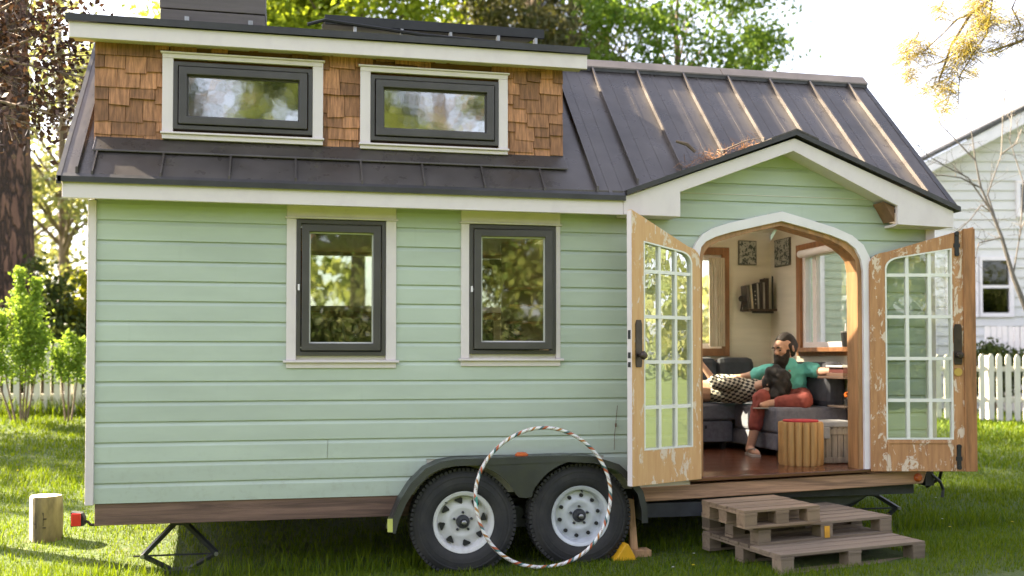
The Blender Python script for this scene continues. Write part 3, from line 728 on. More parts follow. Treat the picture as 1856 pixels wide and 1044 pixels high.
b = MB(); b.prism([(3.45, .44), (3.6, .30), (4.2, .27), (4.45, .36), (4.5, .47), (3.45, .47)], .35, 1.6); b.obj('water_tank', tank, house, bevel=.02)
b = MB(); b.lathe([(.002, -.04), (.018, -.04), (.03, -.028), (.032, -.0125), (.002, -.0125)], (4.615, 0, .535), 'y', 16); b.obj('marker_light', orangelens, house, smooth=40)
b = MB(); b.box(4.69, 4.76, .0, .08, .47, .60).tube([(4.72, .02, .58), (4.80, -.02, .5), (4.84, 0, .44), (4.83, .0, .38)], .012, 6).tube([(4.76, .05, .60), (4.9, .1, .58), (4.95, .2, .50), (4.9, .3, .42)], .014, 6); b.obj('cable', black, house)
# scissor jacks
def jack(cx, y, zt, half, zm, zb):
    b = MB()
    for s in (-1, 1):
        b.tube([(cx + s * .03, y, zt), (cx + s * half, y, zm)], .02, 4); b.tube([(cx + s * half, y + .01, zm), (cx + s * .06, y + .01, zb)], .017, 4)
    b.box(cx - .06, cx + .06, y - .04, y + .06, zt - .015, zt + .06); b.box(cx - .1, cx + .1, y - .05, y + .07, zb - .04, zb); b.tube([(cx - half - .06, y, zm), (cx + half, y, zm)], .007, 6)
    j = b.obj('stabiliser_jack', chassism, house)
    c = MB()
    for s in (-1, 1): c.lathe([(.001, y - .034), (.014, y - .034), (.014, y - .02), (.001, y - .02)], (cx + s * half, 0, zm), 'y', 10)
    c.obj('pivot_bolt', steel, j)
jack(-.715, .25, .34, .235, .125, .03)
jack(4.50, .45, .36, .24, .24, .10)
# tail lamp
b = MB(); b.prism([(-1.355, .46), (-1.29, .45), (-1.275, .42), (-1.275, .37), (-1.355, .365)], .02, .10); tl = b.obj('tail_lamp', black, house, bevel=.004)
MB().box(-1.348, -1.292, .006, .0195, .372, .452).obj('lamp_lens', redlens, tl, bevel=.004)
MB().tube([(-1.28, .05, .40), (-1.255, .05, .39), (-1.24, .05, .372), (-1.18, .05, .372)], .01, 6).obj('lamp_bracket', black, tl)

# fender
FO = [(.630, .30), (.655, .389), (.704, .504), (.772, .61), (.871, .706), (.97, .75), (1.07, .765), (1.374, .768), (1.62, .772), (1.842, .775), (2.032, .762), (2.204, .706), (2.30, .62), (2.376, .517), (2.408, .393), (2.41, .30)]
def inset(p, d):
    o = []
    for i, q in enumerate(p):
        a = Vector(p[max(i-1, 0)]); c = Vector(p[min(i+1, len(p)-1)]); t = (c - a).normalized(); o.append((q[0] + t.y * d, q[1] - t.x * d))
    return o
b = MB(); b.ring(FO, inset(FO, .012), -.20, .02, closed=False); b.ring(inset(FO, .006), inset(FO, .045), -.203, -.19, closed=False)
def circ(cx, cz, r, a0, a1, n): return [(cx + r * math.cos(R(a0 + (a1 - a0) * i / n)), cz + r * math.sin(R(a0 + (a1 - a0) * i / n))) for i in range(n + 1)]
lo_ = circ(1.135, .335, .392, 78, 28, 8) + [(1.50, .50), (1.545, .495), (1.59, .50)] + circ(1.94, .35, .392, 152, 102, 8)
b.prism([(1.216, .745)] + [(1.374, .757), (1.62, .762), (1.86, .765)] + lo_[::-1], -.197, -.185)
fen = b.obj('fender', fenderm, house, smooth=30)
b = MB(); b.lathe([(.001, .772), (.045, .772), (.045, .782), (.03, .794), (.001, .797)], (1.535, -.12, 0), 'z', 16); b.obj('side_marker', orangelens, fen, smooth=40)
MB().box(.622, .655, -.206, -.19, .30, .385).obj('reflector_tape', reflector, fen)
b = MB(); b.tube([(2.250, -.02, 1.10), (2.238, -.025, 1.0), (2.226, -.027, .9), (2.222, -.03, .79)], .0018, 5); b.lathe([(.001, .95), (.006, .95), (.006, .975), (.001, .975)], (2.235, -.028, 0), 'z', 8); b.obj('cord', M('brown_cord', (.12, .06, .04), .8), house)

# wheels
def wheel(cx, cz, spoke):
    root = bpy.data.objects.new('wheel', None); COL.objects.link(root); root.parent = house; root.location = Vector((cx, -.05, cz)) - house.location; root['_local'] = 1
    Rr = .357
    t = MB(); t.lathe([(.205, -.085), (.215, -.098), (.25, -.107), (.29, -.108), (.325, -.098), (.342, -.083), (.352, -.06), (.357, -.02), (.357, .04), (.35, .08), (.32, .11), (.25, .11), (.205, .09)], (0, 0, 0), 'y', 72, closed=True)
    for k in range(72):    # tread blocks and shoulder lugs
        a = 2 * math.pi * k / 72
        for (y0, y1, r0, r1) in ((-.085, -.045, .338, .3605), (-.03, .01, .35, .3625), (.025, .06, .35, .3615)):
            c, s = math.cos(a), math.sin(a); w_ = .011
            t.add([(c*r - s*q, y, s*r + c*q) for r in (r0, r1) for y in (y0, y1) for q in (-w_, w_)], [(0, 1, 3, 2), (4, 6, 7, 5), (0, 4, 5, 1), (2, 3, 7, 6), (0, 2, 6, 4), (1, 5, 7, 3)])
    for r in (.262, .302): t.lathe([(r, -.1085), (r + .006, -.1105), (r + .012, -.1085)], (0, 0, 0), 'y', 64, caps=False)
    t.obj('tyre', rubber, root, smooth=40)
    m = rimwhite if spoke else rimgrey
    r_ = MB(); r_.lathe([(.0001, -.045), (.075, -.045), (.085, -.05), (.10, -.052), (.115, -.046), (.15, -.03), (.165, -.028), (.172, -.04), (.176, -.075), (.182, -.086), (.196, -.092), (.205, -.094), (.209, -.088), (.205, -.06), (.19, .02), (.0001, .02)], (0, 0, 0), 'y', 64)
    r_.obj('rim', m, root, smooth=35)
    n = 8 if spoke else 10
    for k in range(n):
        h = MB()
        a = 2 * math.pi * (k + .3) / n
        e = lambda u, v: (math.cos(a) * u - math.sin(a) * v, math.sin(a) * u + math.cos(a) * v)
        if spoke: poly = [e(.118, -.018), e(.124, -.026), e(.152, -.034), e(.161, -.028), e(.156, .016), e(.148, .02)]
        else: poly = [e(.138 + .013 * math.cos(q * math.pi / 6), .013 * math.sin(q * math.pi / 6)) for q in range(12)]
        h.prism(poly, -.052 if not spoke else -.05, -.02); h.obj('dark_slot_inset', black, root)  # black inset stands in for a shaded hole in the rim
    c = MB(); c.lathe([(.0001, -.085), (.02, -.085), (.022, -.10), (.024, -.085), (.036, -.082), (.044, -.07), (.046, -.044), (.0001, -.044)], (0, 0, 0), 'y', 24)
    for k in range(5):
        a = 2 * math.pi * (k + .25) / 5; c.lathe([(.0001, -.066), (.008, -.064), (.0095, -.044), (.0001, -.044)], (.062 * math.cos(a), 0, .062 * math.sin(a)), 'y', 6)
    c.obj('hub', chassism, root, smooth=40)
    b = MB(); b.lathe([(.0001, -.112), (.012, -.112), (.017, -.108), (.018, -.086), (.0001, -.086)], (0, 0, 0), 'y', 16); b.obj('hub_cap', steel, root, smooth=40)
    b = MB(); b.tube([(-.11, -.06, .13), (-.125, -.09, .135)] if spoke else [(.01, -.06, .178), (.012, -.09, .165)], .005, 6); b.obj('valve', black, root)
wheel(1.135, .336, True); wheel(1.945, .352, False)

# ------------------------------------------------------------------ things in the room
def blob(name, caps, voxel, mats, parent, smooth_it=4, loc=None):
    """one continuous surface: tapered capsules fused and smoothed"""
    b = MB()
    for (p, q, r0, r1) in caps:
        p, q = Vector(p), Vector(q); d = q - p; L = d.length; d = d.normalized() if L > 1e-6 else Vector((0, 0, 1))
        a = d.orthogonal().normalized(); c = d.cross(a); n = 12; rings = []
        for i in range(1, 6):
            t = math.pi / 2 * (1 - i / 5); rings.append((p - d * r0 * math.sin(t), r0 * math.cos(t)))
        for i in range(0, 5):
            t = math.pi / 2 * i / 5; rings.append((q + d * r1 * math.sin(t), r1 * math.cos(t)))
        vs = [p - d * r0] + [o + (a * math.cos(2*math.pi*j/n) + c * math.sin(2*math.pi*j/n)) * r for o, r in rings for j in range(n)] + [q + d * r1]
        k = len(rings); fs = [(0, 1 + (j+1) % n, 1 + j) for j in range(n)]
        for i in range(k - 1):
            for j in range(n): fs.append((1+i*n+j, 1+i*n+(j+1) % n, 1+(i+1)*n+(j+1) % n, 1+(i+1)*n+j))
        fs += [(len(vs)-1, 1+(k-1)*n+j, 1+(k-1)*n+(j+1) % n) for j in range(n)]
        b.add(vs, fs)
    o = b.obj(name, mats, parent, loc=loc)
    m = o.modifiers.new('remesh', 'REMESH'); m.mode = 'VOXEL'; m.voxel_size = voxel; m.use_smooth_shade = True
    if smooth_it: q = o.modifiers.new('smooth', 'SMOOTH'); q.iterations = smooth_it; q.factor = .5
    dg = bpy.context.evaluated_depsgraph_get(); me = bpy.data.meshes.new_from_object(o.evaluated_get(dg)); me.name = name
    o.modifiers.clear(); old = o.data; o.data = me; bpy.data.meshes.remove(old)
    if len(me.materials) == 0: me.materials.append(mats)
    return o
sofa = thing('sofa', 'grey L-shaped corner sofa with charcoal back cushions inside the doorway', 'sofa', (4.0, 2.0, .6))
MB().box(2.7, 4.655, 1.85, 2.46, .865, 1.02).box(3.98, 4.655, 1.02, 1.848, .80, 1.018).obj('seat', sofam, sofa, bevel=.025)
MB().box(2.7, 3.975, 1.86, 2.45, .665, .858).box(3.99, 4.65, 1.03, 2.45, .655, .796).obj('sofa_base', sofam, sofa, bevel=.012)
MB().box(3.70, 3.715, 1.848, 1.862, .79, .82).obj('drawer_pull', black, sofa)
for x0, x1 in ((2.75, 3.38), (3.39, 4.03), (4.04, 4.42)):
    b = MB(); b.T = Matrix.Translation((0, 2.38, 1.2)) @ Matrix.Rotation(R(-10), 4, 'X') @ Matrix.Translation((0, -2.38, -1.2)); b.box(x0, x1, 2.28, 2.45, 1.0, 1.44)
    b.obj('back_cushion', sofad, sofa, bevel=.06)
for y0, y1 in ((1.06, 1.62), (1.63, 2.20)):
    MB().box(4.50, 4.665, y0, y1, 1.01, 1.40).obj('back_cushion', sofad, sofa, bevel=.055)
for x, y in ((2.8, 1.92), (3.9, 1.92), (4.05, 1.1), (4.6, 1.1), (4.6, 2.4), (2.8, 2.4)): MB().box(x - .02, x + .02, y - .02, y + .02, .6, .666).obj('foot', black, sofa)

skin = M('skin', (.50, .285, .20), .5, .08, 20); skin2 = M('skin_woman', (.52, .31, .22), .5, .06, 20)
teal = M('teal_shirt', (.15, .55, .50), .85, .1, 14, bump=.2, bscale=24)
redp = M('brick_red_trousers', (.25, .055, .042), .85, .15, 14, bump=.2, bscale=30)
hairm = M('dark_hair', (.018, .012, .009), .8, .35, 40, bump=.5, bscale=90)
hairm2 = M('brown_black_hair', (.009, .007, .007), .55, .4, 30, (3, 3, .6), bump=1, bscale=60, bstretch=(3, 3, .5))
flip = M('sandal', (.35, .33, .31), .7, .15)
def checkmat():
    m, nt, N, L, B = nodes('checked_flannel')
    tc = N.new('ShaderNodeTexCoord'); mp = N.new('ShaderNodeMapping'); mp.inputs['Rotation'].default_value = (0, R(20), 0); mp.inputs['Scale'].default_value = (48, .01, 48)
    L.new(tc.outputs['Object'], mp.inputs[0]); c = N.new('ShaderNodeTexChecker'); c.inputs['Scale'].default_value = 1; c.inputs[1].default_value = (.50, .47, .40, 1); c.inputs[2].default_value = (.03, .03, .035, 1)
    L.new(mp.outputs[0], c.inputs[0]); L.new(c.outputs[0], B.inputs['Base Color']); B.inputs['Roughness'].default_value = .9; return m
check = checkmat(); jeans = M('grey_blue_jeans', (.13, .16, .22), .9, .2, 20)

man = thing('person', 'bearded man in teal shirt and rolled red trousers sitting on the corner sofa', 'person', (4.30, 1.45, .6))
hd = Vector((4.28, 1.44, 1.515)); fwd = Vector((-.92, -.33, -.20)).normalized(); rt = fwd.cross(Vector((0, 0, 1))).normalized(); upv = rt.cross(fwd)
H_ = lambda f, r, u: hd + fwd * f + rt * r + upv * u
body = [(H_(-.01, 0, .035), H_(-.02, 0, .025), .088, .085), (H_(.03, 0, -.03), H_(.035, 0, -.07), .066, .052), (H_(.05, 0, .04), H_(.045, 0, .0), .055, .055),
        (H_(.092, 0, .012), H_(.112, 0, -.018), .010, .014), (H_(.108, .012, -.022), H_(.108, -.012, -.022), .008, .008),
        (H_(.082, .045, .03), H_(.088, .012, .026), .011, .010), (H_(.082, -.045, .03), H_(.088, -.012, .026), .011, .010),
        (H_(.072, .032, -.015), H_(.06, .05, -.02), .018, .018), (H_(.072, -.032, -.015), H_(.06, -.05, -.02), .018, .018),
        (H_(-.01, .088, .02), H_(-.015, .09, -.02), .012, .010), (H_(-.01, -.088, .02), H_(-.015, -.09, -.02), .012, .010),
        (H_(.088, .02, -.052), H_(.088, -.02, -.052), .008, .008),
        (hd + Vector((.01, .02, -.06)), (4.325, 1.475, 1.36), .055, .062)]
shR, shL = (4.175, 1.50, 1.325), (4.485, 1.42, 1.34)
elR, wrR = (4.04, 1.66, 1.27), (3.985, 1.70, 1.265)
elL, wrL = (4.505, 1.21, 1.315), (4.52, 1.02, 1.325)
torso = [((4.32, 1.46, 1.36), (4.33, 1.50, 1.22), .085, .10), ((4.25, 1.49, 1.30), (4.42, 1.44, 1.31), .070, .070), ((4.31, 1.51, 1.22), (4.40, 1.47, 1.22), .088, .088),
         ((4.34, 1.54, 1.2), (4.40, 1.56, 1.10), .115, .12), ((4.33, 1.53, 1.12), (4.44, 1.52, 1.11), .11, .11)]
kR, anR, kL, anL = (3.985, 1.28, 1.085), (3.90, 1.32, .70), (4.27, 1.08, 1.075), (4.04, 1.20, 1.045)
body += torso + [(shR, elR, .050, .040), (elR, wrR, .040, .028), (shL, elL, .050, .040), (elL, wrL, .040, .028),
         ((4.36, 1.5, 1.1), kR, .085, .062), (kR, anR, .058, .037), ((4.44, 1.46, 1.09), kL, .085, .062), (kL, anL, .055, .036),
         (anR, (3.895, 1.345, .645), .037, .036), ((3.895, 1.33, .645), (3.865, 1.18, .632), .036, .028), ((3.88, 1.2, .632), (3.87, 1.13, .628), .03, .02),
         (anL, (4.00, 1.215, 1.04), .036, .034), ((4.0, 1.215, 1.04), (3.93, 1.17, 1.035), .032, .022)]
def hand(w0, d, side, up, curl=.35, s=1.0):
    w0, d, side, up = Vector(w0), Vector(d).normalized(), Vector(side).normalized(), Vector(up).normalized()
    c = [(w0, w0 + d * .04 * s, .024, .026), (w0 + d * .03 + side * .022, w0 + d * .085 + side * .028, .017, .014), (w0 + d * .03 - side * .022, w0 + d * .085 - side * .028, .017, .014), (w0 + d * .03, w0 + d * .09, .018, .014)]
    for k, (o, l) in enumerate(((-.031, .062), (-.011, .075), (.011, .07), (.03, .052))):
        a = w0 + d * .088 + side * o; m = a + (d * math.cos(curl) - up * math.sin(curl)) * l * .5; e = m + (d * math.cos(curl * 2.2) - up * math.sin(curl * 2.2)) * l * .5
        c += [(a, m, .0092, .0085), (m, e, .0085, .007)]
    t = w0 + d * .03 - side * .03; m = t + (d * .6 - side * .8).normalized() * .035; e = m + (d * .9 - side * .2 - up * .3).normalized() * .03
    return c + [(t, m, .012, .010), (m, e, .010, .008)]
body += hand(wrR, Vector(wrR) - Vector(elR), (.8, -.3, .3), (-.2, -.4, 1), .5) + hand(wrL, (.0, -1, -.05), (1, 0, 0), (0, 0, 1), .5)
blob('body', body, .0065, skin, man, 2)
g = .007
blob('shirt', [(p, q, a + g, c + g) for p, q, a, c in torso] + [(shR, Vector(shR).lerp(Vector(elR), .62), .064, .062), (shL, Vector(shL).lerp(Vector(elL), .72), .066, .066)], .009, teal, man, 3)
blob('trousers', [((4.34, 1.52, 1.09), (4.45, 1.50, 1.085), .105, .10), ((4.36, 1.5, 1.1), kR, .095, .078), (kR, (3.935, 1.305, .86), .077, .066), ((4.44, 1.46, 1.09), kL, .095, .076), (kL, (4.10, 1.17, 1.05), .072, .062)], .009, redp, man, 3)
blob('beard', [(H_(.045, .055, -.05), H_(.065, .03, -.10), .032, .042), (H_(.045, -.055, -.05), H_(.065, -.03, -.10), .032, .042), (H_(.080, 0, -.085), H_(.066, 0, -.145), .046, .044), (H_(.03, .068, -.01), H_(.045, .058, -.05), .016, .024), (H_(.03, -.068, -.01), H_(.045, -.058, -.05), .016, .024), (H_(.097, .03, -.05), H_(.1, 0, -.038), .011, .012), (H_(.097, -.03, -.05), H_(.1, 0, -.038), .011, .012)], .007, hairm, man, 2)
blob('hair', [(H_(-.032, 0, .048), H_(-.055, 0, .02), .090, .086), (H_(-.005, 0, .066), H_(-.03, 0, .072), .074, .076), (H_(.0, .06, .03), H_(-.03, .06, -.01), .034, .035), (H_(.0, -.06, .03), H_(-.03, -.06, -.01), .034, .035), (H_(-.06, 0, -.01), H_(-.065, 0, -.04), .06, .05)], .008, hairm, man, 2)
eyem = M('eye', (.05, .035, .03), .2)
for r in (.031, -.031): MB().lathe([(.001, -.010), (.008, -.006), (.010, 0), (.008, .006), (.001, .010)], tuple(H_(.088, r, .006)), 'z', 10).obj('eye', eyem, man)
for r in (1, -1): MB().tube([(H_(.098, .05 * r, .028)), H_(.104, .03 * r, .036), H_(.106, .012 * r, .03)], .006, 6).obj('eyebrow', hairm, man)
b = MB(); b.T = Matrix.Translation((3.868, 1.23, .609)) @ Matrix.Rotation(R(-10), 4, 'Z'); b.prism([(-.04, -.13), (.035, -.13), (.045, -.06), (.032, .03), (.036, .13), (-.032, .13), (-.03, .03), (-.045, -.06)], -.009, .009, 'z'); b.tube([(0, -.075, .012), (0, -.06, .055), (-.032, .0, .045), (-.04, .03, .01)], .006, 6); b.tube([(0, -.06, .055), (.03, .0, .045), (.04, .03, .01)], .006, 6)
b.obj('sandal', flip, man)
b = MB(); b.T = Matrix.Translation((3.945, 1.18, 1.006)); b.box(-.085, .05, -.028, .028, -.004, .006); b.obj('sandal', flip, man, bevel=.004)

lady = thing('person', 'dark-haired person in a checked shirt lying with head on the man\'s lap', 'person', (3.8, 1.95, 1.02))
ch, wa, hp = (3.98, 1.72, 1.13), (3.82, 1.92, 1.125), (3.62, 2.04, 1.135)
s1, e1, w1 = (3.96, 1.62, 1.20), (3.77, 1.76, 1.20), (3.65, 1.84, 1.395)
s2, e2, w2 = (4.04, 1.78, 1.22), (3.88, 1.95, 1.235), (3.72, 2.03, 1.16)
hl = Vector((4.10, 1.33, 1.225))
lb = [(hl, hl + Vector((.02, -.02, -.02)), .088, .085), (hl + Vector((-.04, -.02, -.05)), hl + Vector((-.06, -.03, -.075)), .05, .035), (hl + Vector((-.075, -.06, -.01)), hl + Vector((-.08, -.075, -.02)), .012, .012),
      ((4.08, 1.42, 1.20), (4.04, 1.54, 1.17), .05, .055), ((4.03, 1.58, 1.16), ch, .085, .10), (ch, wa, .11, .095), (wa, hp, .095, .115),
      (s1, e1, .048, .036), (e1, w1, .036, .024), (s2, e2, .048, .038), (e2, w2, .036, .026), (hp, (3.22, 2.05, 1.27), .09, .06), ((3.62, 2.12, 1.13), (3.2, 2.18, 1.18), .09, .06), ((3.22, 2.05, 1.27), (2.95, 2.0, 1.08), .058, .04), ((3.2, 2.18, 1.18), (2.85, 2.2, 1.08), .058, .04)]
lb += hand(w1, (-.3, .1, 1), (.6, .8, 0), (-.9, .3, -.3), .25, .9) + hand(w2, (-1, .1, -.25), (0, 1, 0), (0, 0, 1), .3, .9)
blob('body', lb, .0065, skin2, lady, 2)
blob('shirt', [((4.04, 1.56, 1.16), ch, .095, .115), (ch, wa, .112, .098), (wa, (3.68, 2.04, 1.13), .098, .110), (s1, e1, .064, .058), (e1, Vector(e1).lerp(Vector(w1), .18), .058, .05), (s2, e2, .062, .054), (e2, Vector(e2).lerp(Vector(w2), .5), .053, .046)], .009, check, lady, 3)
blob('jeans', [((3.66, 2.05, 1.135), hp, .118, .128), (hp, (3.22, 2.05, 1.27), .11, .075), ((3.62, 2.12, 1.13), (3.2, 2.18, 1.18), .108, .072), ((3.22, 2.05, 1.27), (2.97, 2.0, 1.09), .07, .055), ((3.2, 2.18, 1.18), (2.87, 2.2, 1.09), .07, .055)], .01, jeans, lady, 3)
hc = []
for i in range(46):
    t, p = rnd.uniform(0, 2 * math.pi), rnd.uniform(-1, 1); q = math.sqrt(1 - p * p)
    a = hl + Vector((.03, -.035, -.01)) + Vector((q * math.cos(t) * .10, q * math.sin(t) * .085, p * .13)); hc.append((a, a + Vector((rnd.uniform(-.03, .03), rnd.uniform(-.03, .03), rnd.uniform(-.06, -.02))), rnd.uniform(.03, .045), rnd.uniform(.02, .035)))
hc.append((hl + Vector((.02, -.03, .05)), hl + Vector((.04, -.06, -.08)), .095, .085))
blob('hair', hc, .0085, hairm2, lady, 2)

for o_ in list(man.children) + list(lady.children):
    if o_.name.split('.')[0] in ('shirt', 'trousers', 'jeans') and o_.data.materials[0] != check:
        tx = bpy.data.textures.get('folds') or bpy.data.textures.new('folds', 'CLOUDS'); tx.noise_scale = .06; tx.noise_depth = 1
        dm = o_.modifiers.new('folds', 'DISPLACE'); dm.texture = tx; dm.strength = .022; dm.mid_level = .5
# stool, crate, small things
kraft = M('kraft_paper', (.45, .25, .085), .7, .12, 8, (6, 6, .5))
st = thing('stool', 'round stool of pleated kraft paper with a red felt top', 'stool', (3.92, .48, .6))
b = MB(); prof = []
for k in range(192):
    a = 2 * math.pi * k / 192; r = .140 + .033 * abs(math.sin(a * 8)) ** .5; prof.append((3.92 + r * math.cos(a), .48 + r * math.sin(a)))
inn = [(3.92 + (x - 3.92) * .97, .48 + (y - .48) * .97) for x, y in prof]
n = 192; b.add([(*p, .615) for p in prof] + [(*p, .92) for p in prof] + [(*p, .6) for p in inn] + [(*p, .935) for p in inn],
               [(i, (i+1) % n, n + (i+1) % n, n + i) for i in range(n)] + [(2*n + i, 2*n + (i+1) % n, (i+1) % n, i) for i in range(n)] + [(n + i, n + (i+1) % n, 3*n + (i+1) % n, 3*n + i) for i in range(n)] + [tuple(range(2*n, 3*n)), tuple(range(3*n, 4*n))])
b.obj('seat_body', kraft, st, smooth=50)
MB().lathe([(.001, .936), (.135, .936), (.137, .945), (.13, .95), (.001, .951)], (3.92, .48, 0), 'z', 40).obj('felt_top', M('red_felt', (.36, .03, .035), .95, .1), st, smooth=40)
gw = M('weathered_grey_wood', (.23, .20, .165), .8, .3, 6, (5, 5, .6), .25, 40, (8, 8, .6), per=.18)
cr = thing('crate', 'grey slatted wooden crate with a folded grey cloth over it', 'crate', (4.22, .58, .6))
b = MB()
for i in range(6): b.box(4.075 + .051 * i, 4.12 + .051 * i, .455, .467, .603, .89)
for i in range(5): b.box(4.062, 4.074, .468 + .05 * i, .512 + .05 * i, .603, .89); b.box(4.382, 4.394, .468 + .05 * i, .512 + .05 * i, .603, .89)
b.obj('slats', gw, cr, bevel=.002)
for q in ((4.062, 4.394, .446, .4545, .83, .875), (4.062, 4.394, .446, .4545, .61, .65), (4.08, 4.38, .47, .72, .61, .63)): MB().box(*q).obj('rail', gw, cr, bevel=.002)
MB().box(4.05, 4.405, .44, .74, .892, .93).box(4.052, 4.15, .437, .4455, .80, .892).obj('cloth', M('folded_grey_cloth', (.26, .27, .29), .95, .15, 12, bump=.3, bscale=20), cr, bevel=.012)
tag(blob('bag', [((4.37, .36, .66), (4.37, .36, .75), .055, .05), ((4.37, .36, .75), (4.375, .37, .79), .045, .02)], .009, M('red_bag', (.20, .015, .02), .7), None, 3, loc=(4.37, .36, .605)), 'small dark red bag on the floor beside the slatted crate', 'bag')

def simple(name, b, m, label, cat, loc, group=None, **k): return tag(b.obj(name, m, None, loc=loc, **k), label, cat, group)
def picture(name, pl, label, vertical):
    t = thing(name, label, 'picture', pl[0])
    def bx(a0, a1, z0, z1, d0, d1): return MB().box(a0, a1, 2.5 - d1, 2.5 - d0, z0, z1) if vertical == 'back' else MB().box(4.68 - d1, 4.68 - d0, a0, a1, z0, z1)
    a0, a1, z0, z1 = pl[1]
    bx(a0, a1, z0, z1, .001, .02).obj('picture_frame', M('picture_edge', (.12, .11, .10), .7), t)
    m, nt, N, L, B = nodes('leaf_print')
    f = ramp(nt, noise(nt, 26, 3, dist=1.5), .47, .5); L.new(mixcol(nt, f, (.045, .06, .055), (.40, .40, .36)), B.inputs['Base Color'])
    bx(a0 + .008, a1 - .008, z0 + .008, z1 - .008, .0205, .024).obj('print', m, t)
picture('picture', ((4.42, 2.49, 2.36), (4.33, 4.52, 2.36, 2.60)), 'leaf print on the pale back wall above the bookshelf', 'back')
picture('picture', ((4.67, 2.22, 2.33), (2.07, 2.38, 2.33, 2.595)), 'leaf print on the shadowed end wall beside the window', 'end')
sh = thing('wall_shelf', 'small dark wall shelf with pipe bracket holding books', 'shelf', (4.5, 2.42, 1.9))
MB().box(4.36, 4.65, 2.30, 2.499, 1.895, 1.915).obj('shelf_board', M('dark_walnut', (.06, .035, .022), .5, .3, 6), sh, bevel=.003)
b = MB(); b.tube([(4.40, 2.33, 1.885), (4.62, 2.33, 1.885)], .012, 8); b.tube([(4.63, 2.36, 1.89), (4.63, 2.36, 2.24)], .008, 8); b.box(4.60, 4.645, 2.47, 2.499, 1.92, 2.23); b.obj('pipe_bracket', black, sh)
x = 4.345
for i, (wd, hh, col, lean, lb_) in enumerate([(.03, .23, (.10, .09, .08), 7, 'grey book leaning at the left end of the wall shelf'), (.018, .24, (.52, .46, .34), 6, 'thin cream spined book second from the left on the wall shelf'),
        (.036, .245, (.018, .018, .02), 4, 'thick black book with pale dots on its spine on the wall shelf'), (.012, .25, (.45, .43, .40), 3, 'thin white book right of the thick black book on the wall shelf'),
        (.034, .26, (.03, .022, .02), 2, 'dark brown book leaning right of the thin white book'), (.014, .26, (.40, .37, .33), 1, 'thin pale book next to the right end of the wall shelf'), (.028, .30, (.035, .02, .016), 0, 'tall dark book at the right end of the wall shelf')]):
    b = MB(); b.T = Matrix.Translation((x + .02, 2.34, 1.9165)) @ Matrix.Rotation(R(-lean * .8), 4, 'Y')
    b.box(0, wd, 0, .13, 0, hh); bk = b.obj('book', M('book_cover', col, .6), None, loc=(x, 2.34, 1.917)); tag(bk, lb_, 'book', 'books on the wall shelf')
    b = MB(); b.T = Matrix.Translation((x + .02, 2.34, 1.9165)) @ Matrix.Rotation(R(-lean * .8), 4, 'Y'); b.box(.003, wd - .003, .004, .126, hh, hh + .0008)
    if i == 2:
        for z in (.05, .09, .13, .17): b.lathe([(.0001, -.0015), (.006, -.0015), (.006, 0), (.0001, 0)], (wd / 2, 0, z), 'y', 10)
    b.obj('pages', M('pages', (.6, .56, .46), .8), bk)
    x += wd + .006
b = MB(); b.lathe([(.001, -.04), (.03, -.04), (.035, .0), (.03, .04), (.001, .04)], (4.335, 2.4, 2.02), 'y', 16); b.tube([(4.335, 2.42, 2.0), (4.34, 2.45, 1.93), (4.35, 2.49, 1.905)], .008, 6); b.lathe([(.001, -.01), (.012, -.01), (.012, .01), (.001, .01)], (4.335, 2.36, 1.94), 'y', 8)
simple('clip_lamp', b, black, 'small black clip lamp at the left end of the wall shelf', 'lamp', (4.335, 2.42, 1.9), smooth=40)
MB().box(4.55, 4.679, .92, 1.90, 1.49, 1.53).obj('sill', casew, wr, bevel=.004)
t = thing('tumbler', 'black drinking cup with a lid and straw on the window sill', 'cup', (4.60, .97, 1.53))
MB().lathe([(.001, 1.5305), (.026, 1.5305), (.036, 1.65), (.001, 1.65)], (4.60, .97, 0), 'z', 20).obj('cup', black, t, smooth=40)
MB().lathe([(.001, 1.6505), (.039, 1.6505), (.037, 1.662), (.001, 1.664)], (4.60, .97, 0), 'z', 20).obj('lid', M('grey_lid', (.15, .15, .15), .4), t, smooth=40)
MB().tube([(4.6, .97, 1.66), (4.607, .975, 1.73)], .004, 6).obj('straw', white, t)
# side shelf on the end wall, with a stack on it
t = thing('side_shelf', 'dark shelf fixed to the end wall at the sofa arm', 'shelf', (4.60, 1.0, 1.25))
MB().box(4.42, 4.679, .70, 1.12, 1.262, 1.282).obj('shelf_board', M('dark_walnut_board', (.075, .04, .025), .5, .3, 6), t, bevel=.003)
MB().box(4.60, 4.675, .88, .91, 1.16, 1.2615).obj('bracket', black, t)
simple('notebook', MB().box(4.44, 4.66, .74, 1.0, 1.2825, 1.31), M('brown_notebook', (.10, .05, .03), .6), 'brown notebook at the bottom of the pile on the side shelf', 'notebook', (4.55, .87, 1.2825), 'things piled on the side shelf', bevel=.003)
simple('box', MB().box(4.45, 4.65, .75, .98, 1.3105, 1.355), M('maroon_box', (.11, .025, .02), .5), 'dark red box in the middle of the pile on the side shelf', 'box', (4.55, .87, 1.3105), 'things piled on the side shelf', bevel=.003)
simple('laptop', MB().box(4.43, 4.665, .73, 1.0, 1.3555, 1.375), M('silver_laptop', (.55, .54, .53), .35, .05), 'closed pale grey laptop on top of the pile on the side shelf', 'laptop', (4.55, .87, 1.3555), 'things piled on the side shelf', bevel=.006)
t = thing('corner_shelf', 'small dark lower shelf below the side shelf', 'shelf', (4.58, .9, 1.03))
MB().box(4.44, 4.679, .72, 1.0, 1.022, 1.038).obj('shelf_board', M('dark_board', (.04, .026, .02), .5), t, bevel=.003)
MB().box(4.62, 4.678, .84, .87, .94, 1.0215).obj('bracket', black, t)
t = thing('flower_pot', 'small black pot with orange flowers on the lower shelf', 'flower pot', (4.56, .86, 1.038))
